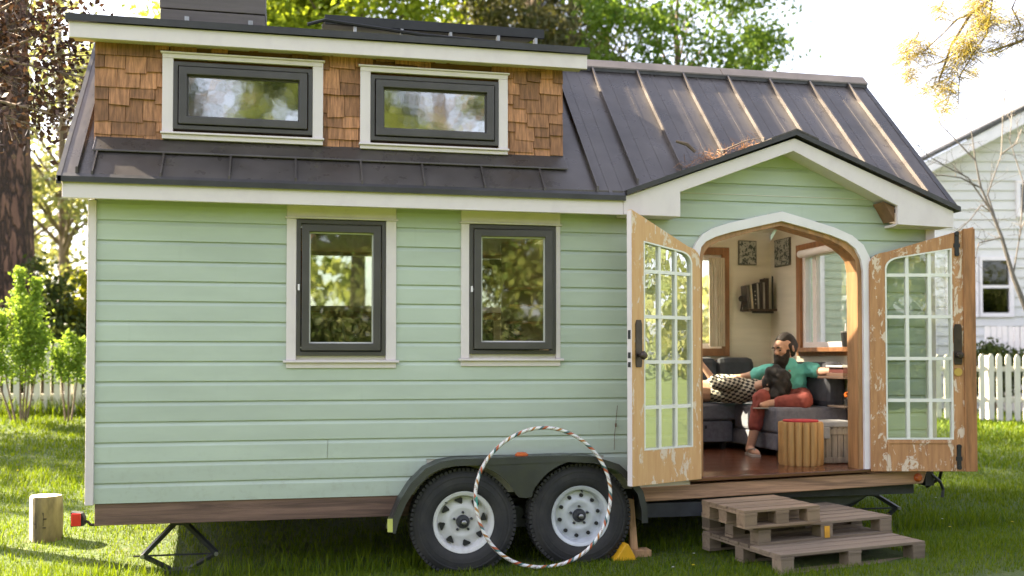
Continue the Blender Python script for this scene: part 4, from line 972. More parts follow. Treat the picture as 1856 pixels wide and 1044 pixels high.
MB().lathe([(.001, 1.0385), (.028, 1.0385), (.036, 1.09), (.001, 1.09)], (4.56, .86, 0), 'z', 16).obj('pot', black, t, smooth=40)
b = MB()
for i in range(9): a = i * 2.4; b.lathe([(.001, -.012), (.012, -.006), (.014, .004), (.001, .012)], (4.56 + .025 * math.cos(a), .86 + .025 * math.sin(a), 1.115 + .012 * (i % 4)), 'z', 8)
b.obj('flowers', M('orange_petals', (.62, .16, .02), .6), t, smooth=50)
b = MB(); b.box(4.672, 4.679, .98, 1.06, 1.14, 1.24).obj('power_outlet', white, house, bevel=.003)
MB().box(4.668, 4.6715, 1.005, 1.03, 1.17, 1.21).obj('power_socket', black, house)
b = MB()
leaf = leafmat('houseplant_leaf', (.03, .07, .02), (.06, .11, .03), .2)
t = thing('houseplant', 'small leafy potted plant behind the ajar lower window', 'houseplant', (1.60, .42, 1.50))
MB().lathe([(.001, 1.501), (.04, 1.501), (.05, 1.57), (.001, 1.57)], (1.60, .42, 0), 'z', 16).obj('pot', M('clay_pot', (.3, .13, .07), .8), t, smooth=40)
for i in range(40):
    a = rnd.uniform(0, 6.28); r = rnd.uniform(.02, .10); z = 1.58 + rnd.uniform(0, .10); p = Vector((1.6 + r * math.cos(a), .42 + r * math.sin(a), z)); d = Vector((math.cos(a), math.sin(a), .4)) * .03; n_ = Vector((-math.sin(a), math.cos(a), 0)) * .015
    b.add([p - d, p + n_, p + d, p - n_], [(0, 1, 2, 3)])
b.obj('leaves', leaf, t)

# ------------------------------------------------------------------ things on the lawn
hoopm = None
def hoop():
    m, nt, N, L, B = nodes('striped_hoop_tape')
    at = N.new('ShaderNodeAttribute'); at.attribute_name = 'stripe'
    cr_ = N.new('ShaderNodeValToRGB'); e = cr_.color_ramp; e.interpolation = 'CONSTANT'
    cols = [(.70, .70, .68), (.42, .10, .035), (.06, .14, .14), (.72, .72, .70), (.40, .17, .04), (.70, .70, .66), (.10, .09, .08)]
    e.elements[0].position = 0; e.elements[0].color = (*cols[0], 1); e.elements[1].position = .22; e.elements[1].color = (*cols[1], 1)
    for p, c in ((.36, cols[2]), (.48, cols[3]), (.68, cols[4]), (.80, cols[5]), (.93, cols[6])): q = e.elements.new(p); q.color = (*c, 1)
    L.new(at.outputs['Fac'], cr_.inputs[0]); L.new(cr_.outputs[0], B.inputs['Base Color']); B.inputs['Roughness'].default_value = .3
    n, k, r, rt_ = 240, 10, .462, .0125; V = []; A = []
    for i in range(n):
        a = 2 * math.pi * i / n
        for j in range(k):
            c = 2 * math.pi * j / k; rr = r + .004 * math.sin(2 * a + .6) + .0025 * math.sin(5 * a) + rt_ * math.cos(c); V.append((rr * math.cos(a), rt_ * math.sin(c) + .004 * math.sin(3 * a), rr * math.sin(a))); A.append((i / n * 16 + j / k * .5) % 1)
    F = [(i*k + j, ((i+1) % n)*k + j, ((i+1) % n)*k + (j+1) % k, i*k + (j+1) % k) for i in range(n) for j in range(k)]
    me = bpy.data.meshes.new('hula_hoop'); me.from_pydata(V, [], F); me.materials.append(m)
    me.attributes.new('stripe', 'FLOAT', 'POINT').data.foreach_set('value', A); me.polygons.foreach_set('use_smooth', [True] * len(F))
    o = bpy.data.objects.new('hula_hoop', me); COL.objects.link(o); o.location = (1.655, -.262, .505); o.rotation_euler = (R(-4.2), 0, 0)
    tag(o, 'striped hula hoop leaning against the trailer wheels', 'hula hoop')
    b = MB()
    for a0, a1, mi in ((178, 186, 0), (188, 201, 1)):
        b.tube([(r * math.cos(R(a0 + (a1 - a0) * i / 5)), 0.001, r * math.sin(R(a0 + (a1 - a0) * i / 5))) for i in range(6)], .0135, 10, mi)
    o['_local'] = 1; b.obj('joint_tape', [M('teal_tape', (.02, .36, .28), .4), M('yellow_tape', (.62, .42, .10), .4)], o, smooth=40)
hoop()
zt = gzf(2.25, -.12)
b = MB(); b.prism([(2.165, zt + .0), (2.325, zt), (2.31, zt + .035), (2.265, zt + .115), (2.245, zt + .115), (2.20, zt + .05)], -.21, -.10)
simple('wheel_chock', b, M('yellow_plastic', (.68, .36, .015), .45, .1), 'yellow plastic wheel chock against the rear tyre of the trailer', 'wheel chock', (2.25, -.15, zt), bevel=.006)
b = MB(); b.add([(2.318, -.10, .10), (2.372, -.10, .10), (2.372, -.06, .10), (2.318, -.06, .10), (2.310, -.075, .455), (2.352, -.075, .445), (2.352, -.045, .445), (2.310, -.045, .455)], [(0, 3, 2, 1), (4, 5, 6, 7), (0, 1, 5, 4), (1, 2, 6, 5), (2, 3, 7, 6), (3, 0, 4, 7)])
b.box(2.30, 2.46, -.13, -.02, gzf(2.35, -.08) - .01, .0995)
simple('timber_prop', b, M('raw_timber', (.44, .26, .13), .7, .3, 5, (6, 6, .5), .2), 'short upright timber plank standing behind the rear trailer tyre', 'plank', (2.345, -.08, gzf(2.345, -.08)), bevel=.003)

palletm = by_object(M('pallet_wood', (.30, .225, .155), .85, .3, 5, (.6, 6, 6), .4, 40, (.6, 8, 8), c2=(.14, .10, .07), lo=.45, hi=.75), .28)
palletm2 = by_object(M('pallet_wood_warm', (.34, .235, .145), .85, .3, 5, (.6, 6, 6), .4, 40, (.6, 8, 8), c2=(.16, .105, .065), lo=.45, hi=.75), .24)
def pallet(W, D, loc, rz, rx, ry, label, seed, along='x', mat=palletm, paint=False, h=.12):
    q = random.Random(seed); t = thing('pallet', label, 'pallet', loc, 0, 'pallets stacked as steps'); t['_local'] = 1; t.rotation_euler = (rx, ry, rz)
    def bd(b, x0, x1, y0, y1, z0, z1): b.box(x0 + q.uniform(-.004, .004), x1 + q.uniform(-.004, .004), y0, y1, z0 + q.uniform(-.001, .001), z1 + q.uniform(-.0015, .0015))
    n = max(4, round(D / .118)); p = D / n
    for i in range(n): b = MB(); bd(b, 0, W, p * i + .006, p * (i+1) - .007 - q.uniform(0, .009), h - .018, h); b.obj('deck_board', mat, t, bevel=.002)
    for x in (0, W / 2 - .05, W - .10):
        for y in (0.004, D / 2 - .05, D - .104): MB().box(x + .003, x + .097, y, y + .10, .018, h - .0365).obj('block', mat, t, bevel=.003)
        MB().box(x + .001, x + .099, .002, D - .002, h - .036, h - .019).obj('stringer_board', mat, t, bevel=.002)
    for y in (.0, D / 2 - .05, D - .105): MB().box(0, W, y + .001, y + .10, 0, .0175).obj('bottom_board', mat, t, bevel=.002)
    if paint: MB().box(W * .5 - .02, W * .5 + .02, -.001, .003, .012, h - .03).obj('paint_mark', M('yellow_paint_mark', (.55, .27, .02), .6, .3), t)
pz = gzf(3.5, -.6)
pallet(1.10, .97, (2.955, -1.08, pz - .015), R(7), 0, R(-1.2), 'widest grey pallet lying on the grass as the lowest step', 3, h=.13)
pallet(1.06, .72, (2.955, -.77, pz + .1165), R(7.5), 0, R(-1.2), 'middle grey pallet with a yellow paint mark on its front block', 5, paint=True, h=.118)
pallet(.57, .56, (2.83, -.83, pz + .2365), R(6), 0, R(-1.2), 'smallest pallet on top of the stack just below the threshold', 8, mat=palletm2, h=.118)

# stump
sx, sy = -1.80, 1.36; sz = gzf(sx, sy)
bark = M('stump_bark', (.135, .105, .05), .85, .5, 9, (1, 1, .35), .6, 22, (1, 1, .3))
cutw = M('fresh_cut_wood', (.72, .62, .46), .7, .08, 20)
t = thing('log_stump', 'short upright cut log with a burnt mark on the lawn', 'log', (sx, sy, sz))
b = MB(); k = 28; rr = [.115 * (1 + .06 * math.sin(3 * a + 1) + .03 * math.sin(7 * a)) for a in [2 * math.pi * i / k for i in range(k)]]
zs = (-.03, .02, .12, .22, .312, .328); V = []
for j, z in enumerate(zs):
    for i in range(k): a = 2 * math.pi * i / k; r = rr[i] * (1.05 - .05 * j / 5) * (.965 if j == 5 else 1) + rnd.uniform(-.003, .003); cx_, cy_ = r * math.cos(a), r * math.sin(a); k_ = min(0, .088 - (-.93 * cx_ - .37 * cy_)); V.append((sx + cx_ - .93 * k_, sy + cy_ - .37 * k_, sz + z))
b.add(V, [(j*k + i, j*k + (i+1) % k, (j+1)*k + (i+1) % k, (j+1)*k + i) for j in range(5) for i in range(k)]); b.obj('bark', bark, t, smooth=60)
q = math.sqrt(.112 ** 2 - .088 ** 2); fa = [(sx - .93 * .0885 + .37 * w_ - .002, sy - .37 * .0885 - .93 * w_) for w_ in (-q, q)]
MB().prism([fa[0], fa[1], (fa[1][0] - .002, fa[1][1] - .001), (fa[0][0] - .002, fa[0][1] - .001)], sz, sz + .318, 'z').obj('pale_flat_side', cutw, t)  # log side flattened and paled to show as a sunlit strip
b = MB(); b.add([(V[5*k + i][0], V[5*k + i][1], sz + .3275) for i in range(k)], [tuple(range(k))]); b.obj('cut_face', cutw, t)
b = MB()
for x0, x1, z0, z1 in ((-.035, -.027, .10, .22), (-.035, .035, .10, .108), (-.01, .04, .165, .173), (.012, .02, .12, .215), (-.045, -.03, .13, .138)):
    b.box(sx + x0, sx + x1, sy - .1195, sy - .108, sz + z0, sz + z1)
b.obj('burnt_mark', M('burnt_wood', (.04, .03, .02), .9), t)

# ------------------------------------------------------------------ plants
def diamonds(P, a, b, r, up=0.0, droop=None):
    n = len(P); d = r.normal(size=(n, 3)); 
    if droop is not None: d = d * (1 - droop[0]) + np.array(droop[1]) * droop[0]
    d /= np.linalg.norm(d, axis=1, keepdims=True) + 1e-9
    e = r.normal(size=(n, 3)); e[:, 2] *= 1 - up; e -= (e * d).sum(1, keepdims=True) * d; e /= np.linalg.norm(e, axis=1, keepdims=True) + 1e-9
    s = r.uniform(.6, 1.25, (n, 1))
    V = np.stack([P - d * a * s, P + e * b * s, P + d * a * s, P - e * b * s], 1).reshape(-1, 3)
    return V, np.arange(n * 4).reshape(-1, 4)
def crown_pts(r, c, rad, lumps, n, lump_r=.3, hollow=.55):
    d = r.normal(size=(lumps, 3)); d /= np.linalg.norm(d, axis=1, keepdims=True)
    L = np.array(c) + d * (r.uniform(hollow, 1, (lumps, 1)) ** .7) * np.array(rad)
    sz_ = r.uniform(.5, 1.2, lumps); w_ = sz_ ** 2; w_ /= w_.sum()
    i = r.choice(lumps, n, p=w_); g = r.normal(size=(n, 3)) * np.array([1, 1, .75])
    return L[i] + g * (sz_[i] * lump_r * min(rad) * .55)[:, None], L
barkg = M('tree_bark', (.16, .115, .08), .9, .35, 5, (1, 1, .25), .7, 14, (1, 1, .2))
barkp = M('pine_bark', (.30, .16, .11), .9, .5, 6, (1, 1, .16), 1, 9, (1, 1, .2), c2=(.07, .036, .027), lo=.42, hi=.62)
def plates(m):
    nt = m.node_tree; N, L = nt.nodes, nt.links; B = N['Principled BSDF']; src = B.inputs['Base Color'].links[0].from_socket
    tc = N.new('ShaderNodeTexCoord'); mp = N.new('ShaderNodeMapping'); mp.inputs['Scale'].default_value = (7, 7, 1.5); L.new(tc.outputs['Object'], mp.inputs[0])
    v = N.new('ShaderNodeTexVoronoi'); v.feature = 'DISTANCE_TO_EDGE'; v.inputs['Scale'].default_value = 1; v.inputs['Randomness'].default_value = 1
    nz = N.new('ShaderNodeTexNoise'); nz.inputs['Scale'].default_value = 3; L.new(mp.outputs[0], nz.inputs['Vector']); ad = N.new('ShaderNodeVectorMath'); ad.operation = 'ADD'; L.new(mp.outputs[0], ad.inputs[0]); L.new(nz.outputs['Color'], ad.inputs[1]); L.new(ad.outputs[0], v.inputs['Vector'])
    e = ramp(nt, v.outputs['Distance'], .02, .16); L.new(mixcol(nt, e, (.03, .018, .014), src), B.inputs['Base Color'])
    bp = N.new('ShaderNodeBump'); bp.inputs['Strength'].default_value = 1; bp.inputs['Distance'].default_value = .05; L.new(e, bp.inputs['Height']); L.new(bp.outputs[0], B.inputs['Normal'])
plates(barkp)
twigm = M('grey_twig', (.15, .13, .11), .8, .2, 20)
def tree(name, label, cat, x, y, h, tr, crown, lumps, n, leaf_sz, mat, seed, group=None, bark_=barkg, lump_r=.5, asp=.55, z0=None, droop=None, limbs=None):
    r = np.random.default_rng(seed); z = gzf(x, y); t = thing(name, label, cat, (x, y, z), 0, group)
    top = crown[0][2] + z; b = MB(); n_ = 8; lean = r.normal(size=2) * .02 * h
    pts = [(x + lean[0] * (i / n_) ** 2 + .02 * math.sin(i * 2 + seed), y + lean[1] * (i / n_) ** 2, z - .1 + (h + .1) * i / n_) for i in range(n_ + 1)]
    b.tube(pts, [tr * (1.25 if i == 0 else 1) * (1 - .85 * i / n_) for i in range(n_ + 1)], 12)
    c = (x + crown[0][0], y + crown[0][1], z + crown[0][2]); P, L = crown_pts(r, c, crown[1], lumps, n, lump_r)
    for k, q in enumerate(L[: (limbs if limbs is not None else min(26, lumps))]):
        f = min(.93, max(.25, (q[2] - z) / h * .75)); i = f * n_; i0 = int(i); s = Vector(pts[i0]).lerp(Vector(pts[min(n_, i0 + 1)]), i - i0)
        e = Vector(q); m = s.lerp(e, .5) + Vector((0, 0, .06 * (e - s).length)); r0 = tr * (1 - .85 * f) * .5
        b.tube([s, m, e], [r0, r0 * .6, r0 * .15], 6)
    b.obj('trunk', bark_, t, smooth=50)
    V, F = diamonds(P, leaf_sz, leaf_sz * asp, r, droop=droop); raw('crown', V, F, mat, t)
    return t
lf_lime = leafmat('lime_leaf', (.13, .20, .018), (.30, .36, .035), .5)
lf_green = leafmat('fresh_green_leaf', (.06, .13, .02), (.17, .25, .045), .5)
lf_fir = leafmat('conifer_needles', (.045, .062, .025), (.13, .12, .05), .3)
lf_purple = leafmat('purple_leaf', (.030, .018, .016), (.062, .032, .022), .22)
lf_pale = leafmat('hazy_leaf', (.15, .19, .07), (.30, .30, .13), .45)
lf_gold = leafmat('golden_needles', (.23, .20, .04), (.40, .31, .075), .4)
lf_hedge = leafmat('hedge_leaf', (.10, .14, .012), (.26, .26, .02), .4)
lf_dark = leafmat('dark_evergreen', (.025, .045, .012), (.07, .085, .02), .25)
lf_shrub = leafmat('young_leaf', (.12, .22, .03), (.26, .36, .06), .5)
G1 = 'trees behind the house'
tree('leafy_tree', 'bright lime green leafy tree rising behind the solar panel', 'tree', 1.6, 18.3, 13, .22, ((0, 0, 8.2), (4.2, 2.6, 4.6)), 70, 46000, .10, lf_lime, 21, G1, lump_r=.42)
tree('leafy_tree', 'lime green leafy tree behind the grey roof box', 'tree', -1.0, 19.5, 12, .2, ((0, 0, 8.5), (2.6, 2.4, 4)), 40, 24000, .10, lf_lime, 22, G1, lump_r=.45)
tree('conifer', 'tall brownish dark conifer behind the right end of the dormer', 'tree', 6.6, 21, 16, .3, ((0, 0, 9), (2.3, 2.2, 6.5)), 80, 46000, .14, lf_fir, 23, G1, lump_r=.5, asp=.3, droop=(.5, (0, 0, -1)))
tree('leafy_tree', 'slim fresh green tree with open branches and visible trunk above the metal roof', 'tree', 8.75, 15.7, 12.5, .10, ((.2, 0, 8.6), (2.5, 1.8, 3.9)), 90, 24000, .07, lf_green, 24, G1, lump_r=.36, limbs=40)
# left side
tree('pine_tree', 'huge pine with a thick reddish brown trunk beyond the left picket fence', 'tree', -4.70, 11.4, 15, .60, ((-1.2, 1.5, 11.8), (3.2, 3.0, 3.0)), 46, 16000, .17, lf_fir, 31, None, barkp, .4, .12, droop=(.5, (0, 0, -1)))
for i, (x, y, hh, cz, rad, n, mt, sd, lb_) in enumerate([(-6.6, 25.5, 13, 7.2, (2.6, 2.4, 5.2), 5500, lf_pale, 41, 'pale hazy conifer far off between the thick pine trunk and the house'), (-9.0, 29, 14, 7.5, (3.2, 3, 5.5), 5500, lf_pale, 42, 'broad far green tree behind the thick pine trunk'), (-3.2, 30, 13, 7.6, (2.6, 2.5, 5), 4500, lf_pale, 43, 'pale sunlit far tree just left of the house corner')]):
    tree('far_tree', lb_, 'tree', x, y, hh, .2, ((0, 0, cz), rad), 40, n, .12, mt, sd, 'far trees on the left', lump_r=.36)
def bush(name, label, cat, x, y, h, rad, n, sz_, mat, seed, lumps=30, stem=True, group=None, lump_r=.5):
    r = np.random.default_rng(seed); z = gzf(x, y); t = thing(name, label, cat, (x, y, z), 0, group)
    P, L = crown_pts(r, (x, y, z + h / 2 + .05), (rad, rad, h / 2), lumps, n, lump_r, .3); P[:, 2] = np.maximum(P[:, 2], z + .03)
    b = MB()
    for q in L[:10]: b.tube([(x + r.normal() * .04, y + r.normal() * .04, z - .03), (x + (q[0] - x) * .4, y + (q[1] - y) * .4, z + (q[2] - z) * .55), tuple(q)], [.022, .014, .004], 6)
    b.obj('stem', barkg, t); V, F = diamonds(P, sz_, sz_ * .55, r); raw('foliage', V, F, mat, t); return t
bush('evergreen_bush', 'dark rounded evergreen bush beyond the left fence beside the pine trunk', 'bush', -3.75, 10.4, 2.35, .68, 9000, .05, lf_dark, 51)
bush('hedge', 'yellow green sunlit hedge beyond the left fence at the house corner', 'hedge', -3.25, 11.2, 2.3, .6, 9000, .05, lf_hedge, 52)
bush('hedge', 'dark-based golden hedge partly hidden behind the house corner', 'hedge', -2.55, 10.9, 2.0, .6, 5000, .05, lf_hedge, 53)
def shrub(label, x, y, plumes, sz_, seed):
    r = np.random.default_rng(seed); z = gzf(x, y); t = thing('young_shrub', label, 'shrub', (x, y, z)); b = MB(); Ps = []
    for (dx, h0, h1, wd) in plumes:
        b.tube([(x + dx * .2, y, z - .03), (x + dx * .6, y, z + h0), (x + dx, y, z + h1)], [.014, .010, .004], 6)
        n = int(1700 * (h1 - h0)); f = r.uniform(0, 1, n) ** .8; cz = z + h0 + (h1 - h0) * f; w_ = wd * (1.05 - f * .75)
        w_ = w_ * (.75 + .4 * np.sin(cz * 13 + dx * 40)); P = np.stack([x + dx * (.6 + .4 * f) + r.normal(size=n) * w_ * .36, y + r.normal(size=n) * w_ * .36, cz], 1); P += r.normal(size=P.shape) * .02; Ps.append(P)
    b.obj('stem', barkg, t); V, F = diamonds(np.concatenate(Ps), sz_, sz_ * .6, r); raw('foliage', V, F, lf_shrub, t)
shrub('bright green young shrub with upright plumes in front of the left fence', -3.42, 7.45, [(-.04, .62, 2.0, .38), (.17, .80, 1.88, .30), (-.30, .5, 1.45, .46), (.06, .5, 1.25, .46), (.26, .55, 1.2, .32), (-.5, .6, 1.3, .36)], .024, 61)
shrub('low bright green sapling in front of the fence beside the house corner', -2.86, 7.5, [(0, .5, 1.18, .40), (.16, .5, 1.08, .34), (-.15, .55, .95, .3)], .024, 62)
# purple-leaf plum reaching in from the left
def plum():
    r = np.random.default_rng(71); x, y = -3.3, 1.9; z = gzf(x, y); t = thing('purple_leaf_tree', 'purple leaved tree branch hanging in at the roof corner', 'tree', (x, y, z)); b = MB()
    b.tube([(x, y, z - .1), (x + .05, y, z + 1.6), (x + .1, y - .05, z + 3.4), (x + .3, y - .1, z + 5.0)], [.11, .09, .07, .02], 10); Ps = []
    ends = [(-2.2, 1.6, 4.3), (-1.75, 1.45, 4.15), (-1.45, 1.25, 3.72), (-1.62, 1.2, 3.35), (-2.0, 1.4, 3.55), (-2.2, 1.6, 3.85), (-1.5, 1.1, 3.95), (-1.85, 1.2, 3.15), (-2.1, 1.7, 4.7), (-1.5, 1.6, 4.6), (-2.5, 1.7, 3.6), (-2.7, 1.6, 4.2), (-1.95, 1.5, 3.98), (-1.36, .95, 3.45), (-1.38, .9, 3.12)]
    for e in ends:
        s = Vector((x + .1, y - .05, z + 2.6 + .9 * r.random())); e = Vector(e); m = s.lerp(e, .55) + Vector((0, 0, .18)); b.tube([s, m, e], [.022, .012, .004], 6)
        n = 190; f = r.uniform(.35, 1.05, n)[:, None]; base = np.array(m) * (1 - f) + np.array(e) * f; Ps.append(base + r.normal(size=(n, 3)) * np.array([.13, .13, .11]))
        for _ in range(5): c = e + Vector(r.normal(size=3) * .16); b.tube([m.lerp(e, .6), c], [.006, .002], 4)
    b.obj('trunk', barkg, t, smooth=50); V, F = diamonds(np.concatenate(Ps), .027, .018, r); raw('crown', V, F, lf_purple, t)
plum()
# golden pine reaching in at the upper right
def goldpine():
    r = np.random.default_rng(81); x, y = 7.9, 1.2; z = gzf(x, y); t = thing('pine_tree', 'pine with hanging sunlit golden needle tufts above the white house', 'tree', (x, y, z)); b = MB()
    b.tube([(x, y, z - .1), (x, y, z + 3), (x - .05, y, z + 6.2)], [.16, .13, .06], 12)
    W = lambda px_, py_: Vector((5.618 + (px_ - 1650) * .00502, 1.523 - (px_ - 1650) * .00108, 4.459 - (py_ - 60) * .00514))
    paths = [[(2080, -60), (1900, 40), (1850, 75), (1790, 95)], [(2080, -160), (1870, -30), (1800, -6), (1760, 25), (1725, 80), (1700, 150)], [(1800, -6), (1790, 60), (1765, 95), (1738, 140), (1735, 190)], [(1760, 25), (1735, 35), (1705, 65), (1672, 95)], [(1850, -20), (1835, 15), (1850, 45), (1840, 80), (1800, 100)], [(1765, 95), (1740, 92), (1700, 115)], [(2080, -120), (1900, -60), (1780, -40), (1715, -8)]]
    for p in paths: b.tube([W(*q) for q in p], [.022 * (1 - .75 * i / len(p)) if p[0][0] > 1900 else .009 * (1 - .6 * i / len(p)) for i in range(len(p))], 6)
    tufts = [(1668, 71, 1), (1714, 12, .9), (1781, 24, 1.1), (1724, 85, 1.1), (1748, 92, 1), (1682, 120, .8), (1705, 150, 1), (1724, 128, .9), (1700, 200, .75), (1845, 34, 1), (1802, 86, .7), (1790, 122, .45), (1658, 92, .8), (1765, 50, .9), (1735, 105, 1), (1690, 90, .9), (1860, 60, .9), (1712, 165, .8), (1785, -10, 1), (1780, 45, .8)]
    V = []; k = 0
    for (a, c, s) in tufts:
        o = W(a, c); o.y += r.normal() * .12; n = int(230 * s)
        b.tube([o + Vector((.03, 0, .09)) * s, o + Vector((0, 0, .02))], [.006, .004], 5)
        for _ in range(n):
            d = Vector(r.normal(size=3)); d.z = d.z * .7 - .55; d.normalize(); l = r.uniform(.12, .27) * s; e = d.orthogonal().normalized() * .0028; p0 = o + Vector(r.normal(size=3)) * .06 * s
            mid = p0 + d * l * .6; tip = p0 + d * l + Vector((0, 0, -.02)); V += [p0 - e, p0 + e, mid + e, mid - e, mid - e, mid + e, tip + e * .3, tip - e * .3]
    b.obj('trunk', barkg, t, smooth=50); V = np.array([tuple(v) for v in V]); raw('crown', V, np.arange(len(V)).reshape(-1, 4), lf_gold, t)
goldpine()
# leafless small tree on the right
def baretree():
    q = random.Random(91); W = lambda px_, py_: Vector((9.123 + (px_ - 1856) * .0068, 4.413 - (px_ - 1856) * .0012, 2.062 + (560 - py_) * .00703))
    base = W(1905, 700); z = gzf(base.x, base.y); t = thing('bare_tree', 'thin leafless grey tree in front of the white house', 'tree', (base.x, base.y, z)); b = MB()
    b.tube([Vector((base.x + .03, base.y, z - .1)), W(1893, 620), W(1866, 575), W(1836, 500), W(1816, 430), W(1798, 385), W(1778, 340), W(1768, 290), W(1762, 240), W(1745, 190)], [.05, .042, .036, .029, .022, .018, .014, .010, .007, .003], 8)
    mains = [[(1798, 385), (1760, 320), (1715, 300), (1680, 285), (1650, 262)], [(1778, 340), (1740, 322), (1700, 318), (1665, 325)], [(1816, 430), (1800, 350), (1815, 280), (1822, 215), (1825, 160)], [(1836, 500), (1850, 420), (1852, 330), (1845, 250), (1856, 190)], [(1768, 290), (1735, 255), (1715, 220), (1705, 195)], [(1815, 280), (1840, 260), (1870, 225)], [(1798, 385), (1785, 370), (1750, 400), (1720, 430), (1700, 440)], [(1816, 430), (1775, 440), (1745, 470), (1720, 480)], [(1850, 420), (1880, 380), (1900, 320)]]
    def twig(p, d, l, r_, dep):
        pts_ = [p]; 
        for i in range(3): d = (d + Vector((q.gauss(0, .22), q.gauss(0, .22), q.gauss(.03, .2)))).normalized(); p = p + d * l / 3; pts_.append(p)
        b.tube(pts_, [r_, r_ * .75, r_ * .5, r_ * .25], 4)
        if dep:
            for i in (1, 2, 3):
                if q.random() < .8: twig(pts_[i], (d + Vector((q.gauss(0, .7), q.gauss(0, .6), q.gauss(0, .6)))).normalized(), l * q.uniform(.4, .75), r_ * .6, dep - 1)
    for m in mains:
        P = [W(*c) + Vector((0, q.gauss(0, .12) if i else 0, 0)) for i, c in enumerate(m)]; b.tube(P, [.011 * (1 - .7 * i / len(P)) for i in range(len(P))], 6)
        for i in range(1, len(P)):
            for _ in range(2): twig(P[i - 1].lerp(P[i], q.random()), ((P[i] - P[i-1]).normalized() + Vector((q.gauss(0, .7), q.gauss(0, .6), q.gauss(.1, .6)))).normalized(), q.uniform(.2, .45), .005, 2)
    b.obj('branches', twigm, t, smooth=50)
baretree()
bush('bush', 'dark green round bush between the white house and the right fence', 'bush', 12.6, 9.6, 1.35, .55, 4500, .05, lf_dark, 55)

# ------------------------------------------------------------------ fences, white house, cable
fencep = M('white_picket_paint', (.60, .57, .49), .6, .12, 3, (1, 1, .5), .1)
def fence(name, label, dep, l0, l1, zb, ht, rails, mat, pitch=.142, wd=.092, point=.05, kick=0):
    o = Vector((dep * math.sin(TH), -6.9 + dep * math.cos(TH), 0)); t = thing(name, label, 'fence', (o.x, o.y, 0), -TH)
    base = lambda l: gzf(o.x + l * math.cos(TH), o.y - l * math.sin(TH)); zm = zb; i = 0
    b = MB(); b.prism([(-wd / 2, 0), (wd / 2, 0), (wd / 2, ht - point), (wd * .18, ht), (-wd * .18, ht), (-wd / 2, ht - point)], -.011, .011)
    t['_local'] = 1; pk = b.obj('picket', mat, t, bevel=.003); first = True; x = l0
    while x < l1 and i < 99:
        c = pk if first else pk.copy()
        if not first: COL.objects.link(c); c.parent = t
        c.location = (x, 0, zm + rnd.uniform(-.008, .008)); c.rotation_euler = (0, rnd.uniform(-.008, .008), 0); first = False; x += pitch; i += 1
    for z in rails:
        MB().box(l0 - .1, l1 + .1, .012, .05, zm + z - .04, zm + z + .04).obj('rail', mat, t, bevel=.004)
    if kick: MB().box(l0 - .1, l1 + .1, .013, .035, zm - .03, zm + kick).obj('kick_board', mat, t, bevel=.004)
    pb = MB().box(-.05, .05, .051, .15, zm - .5, zm + ht - .02).obj('post', mat, t, bevel=.006); pb.location = (l0 + .6, 0, 0)
    x = l0 + .6 + 2.4
    while x < l1: c = pb.copy(); COL.objects.link(c); c.parent = t; c.location = (x, 0, 0); x += 2.4
    return t
fence('picket_fence', 'weathered white picket fence along the left back of the lawn', 14.3, -9.2, -3.4, .60, 1.08, (.30, .76), fencep, kick=.24)
fence('picket_fence', 'white picket fence across the right side of the lawn', 16.6, 4.8, 11.3, .40, 1.10, (.36, .86), fencep)
fence('vinyl_fence', 'short bright white fence section beyond the left picket fence', 17.5, -8.2, -6.8, .70, 1.02, (.3, .75), white, .16, .10, .01)
fence('vinyl_fence', 'tall bright white slatted fence beside the white house', 19.2, 8.95, 11.4, .42, 1.62, (.3, 1.3), white, .11, .09, .01)
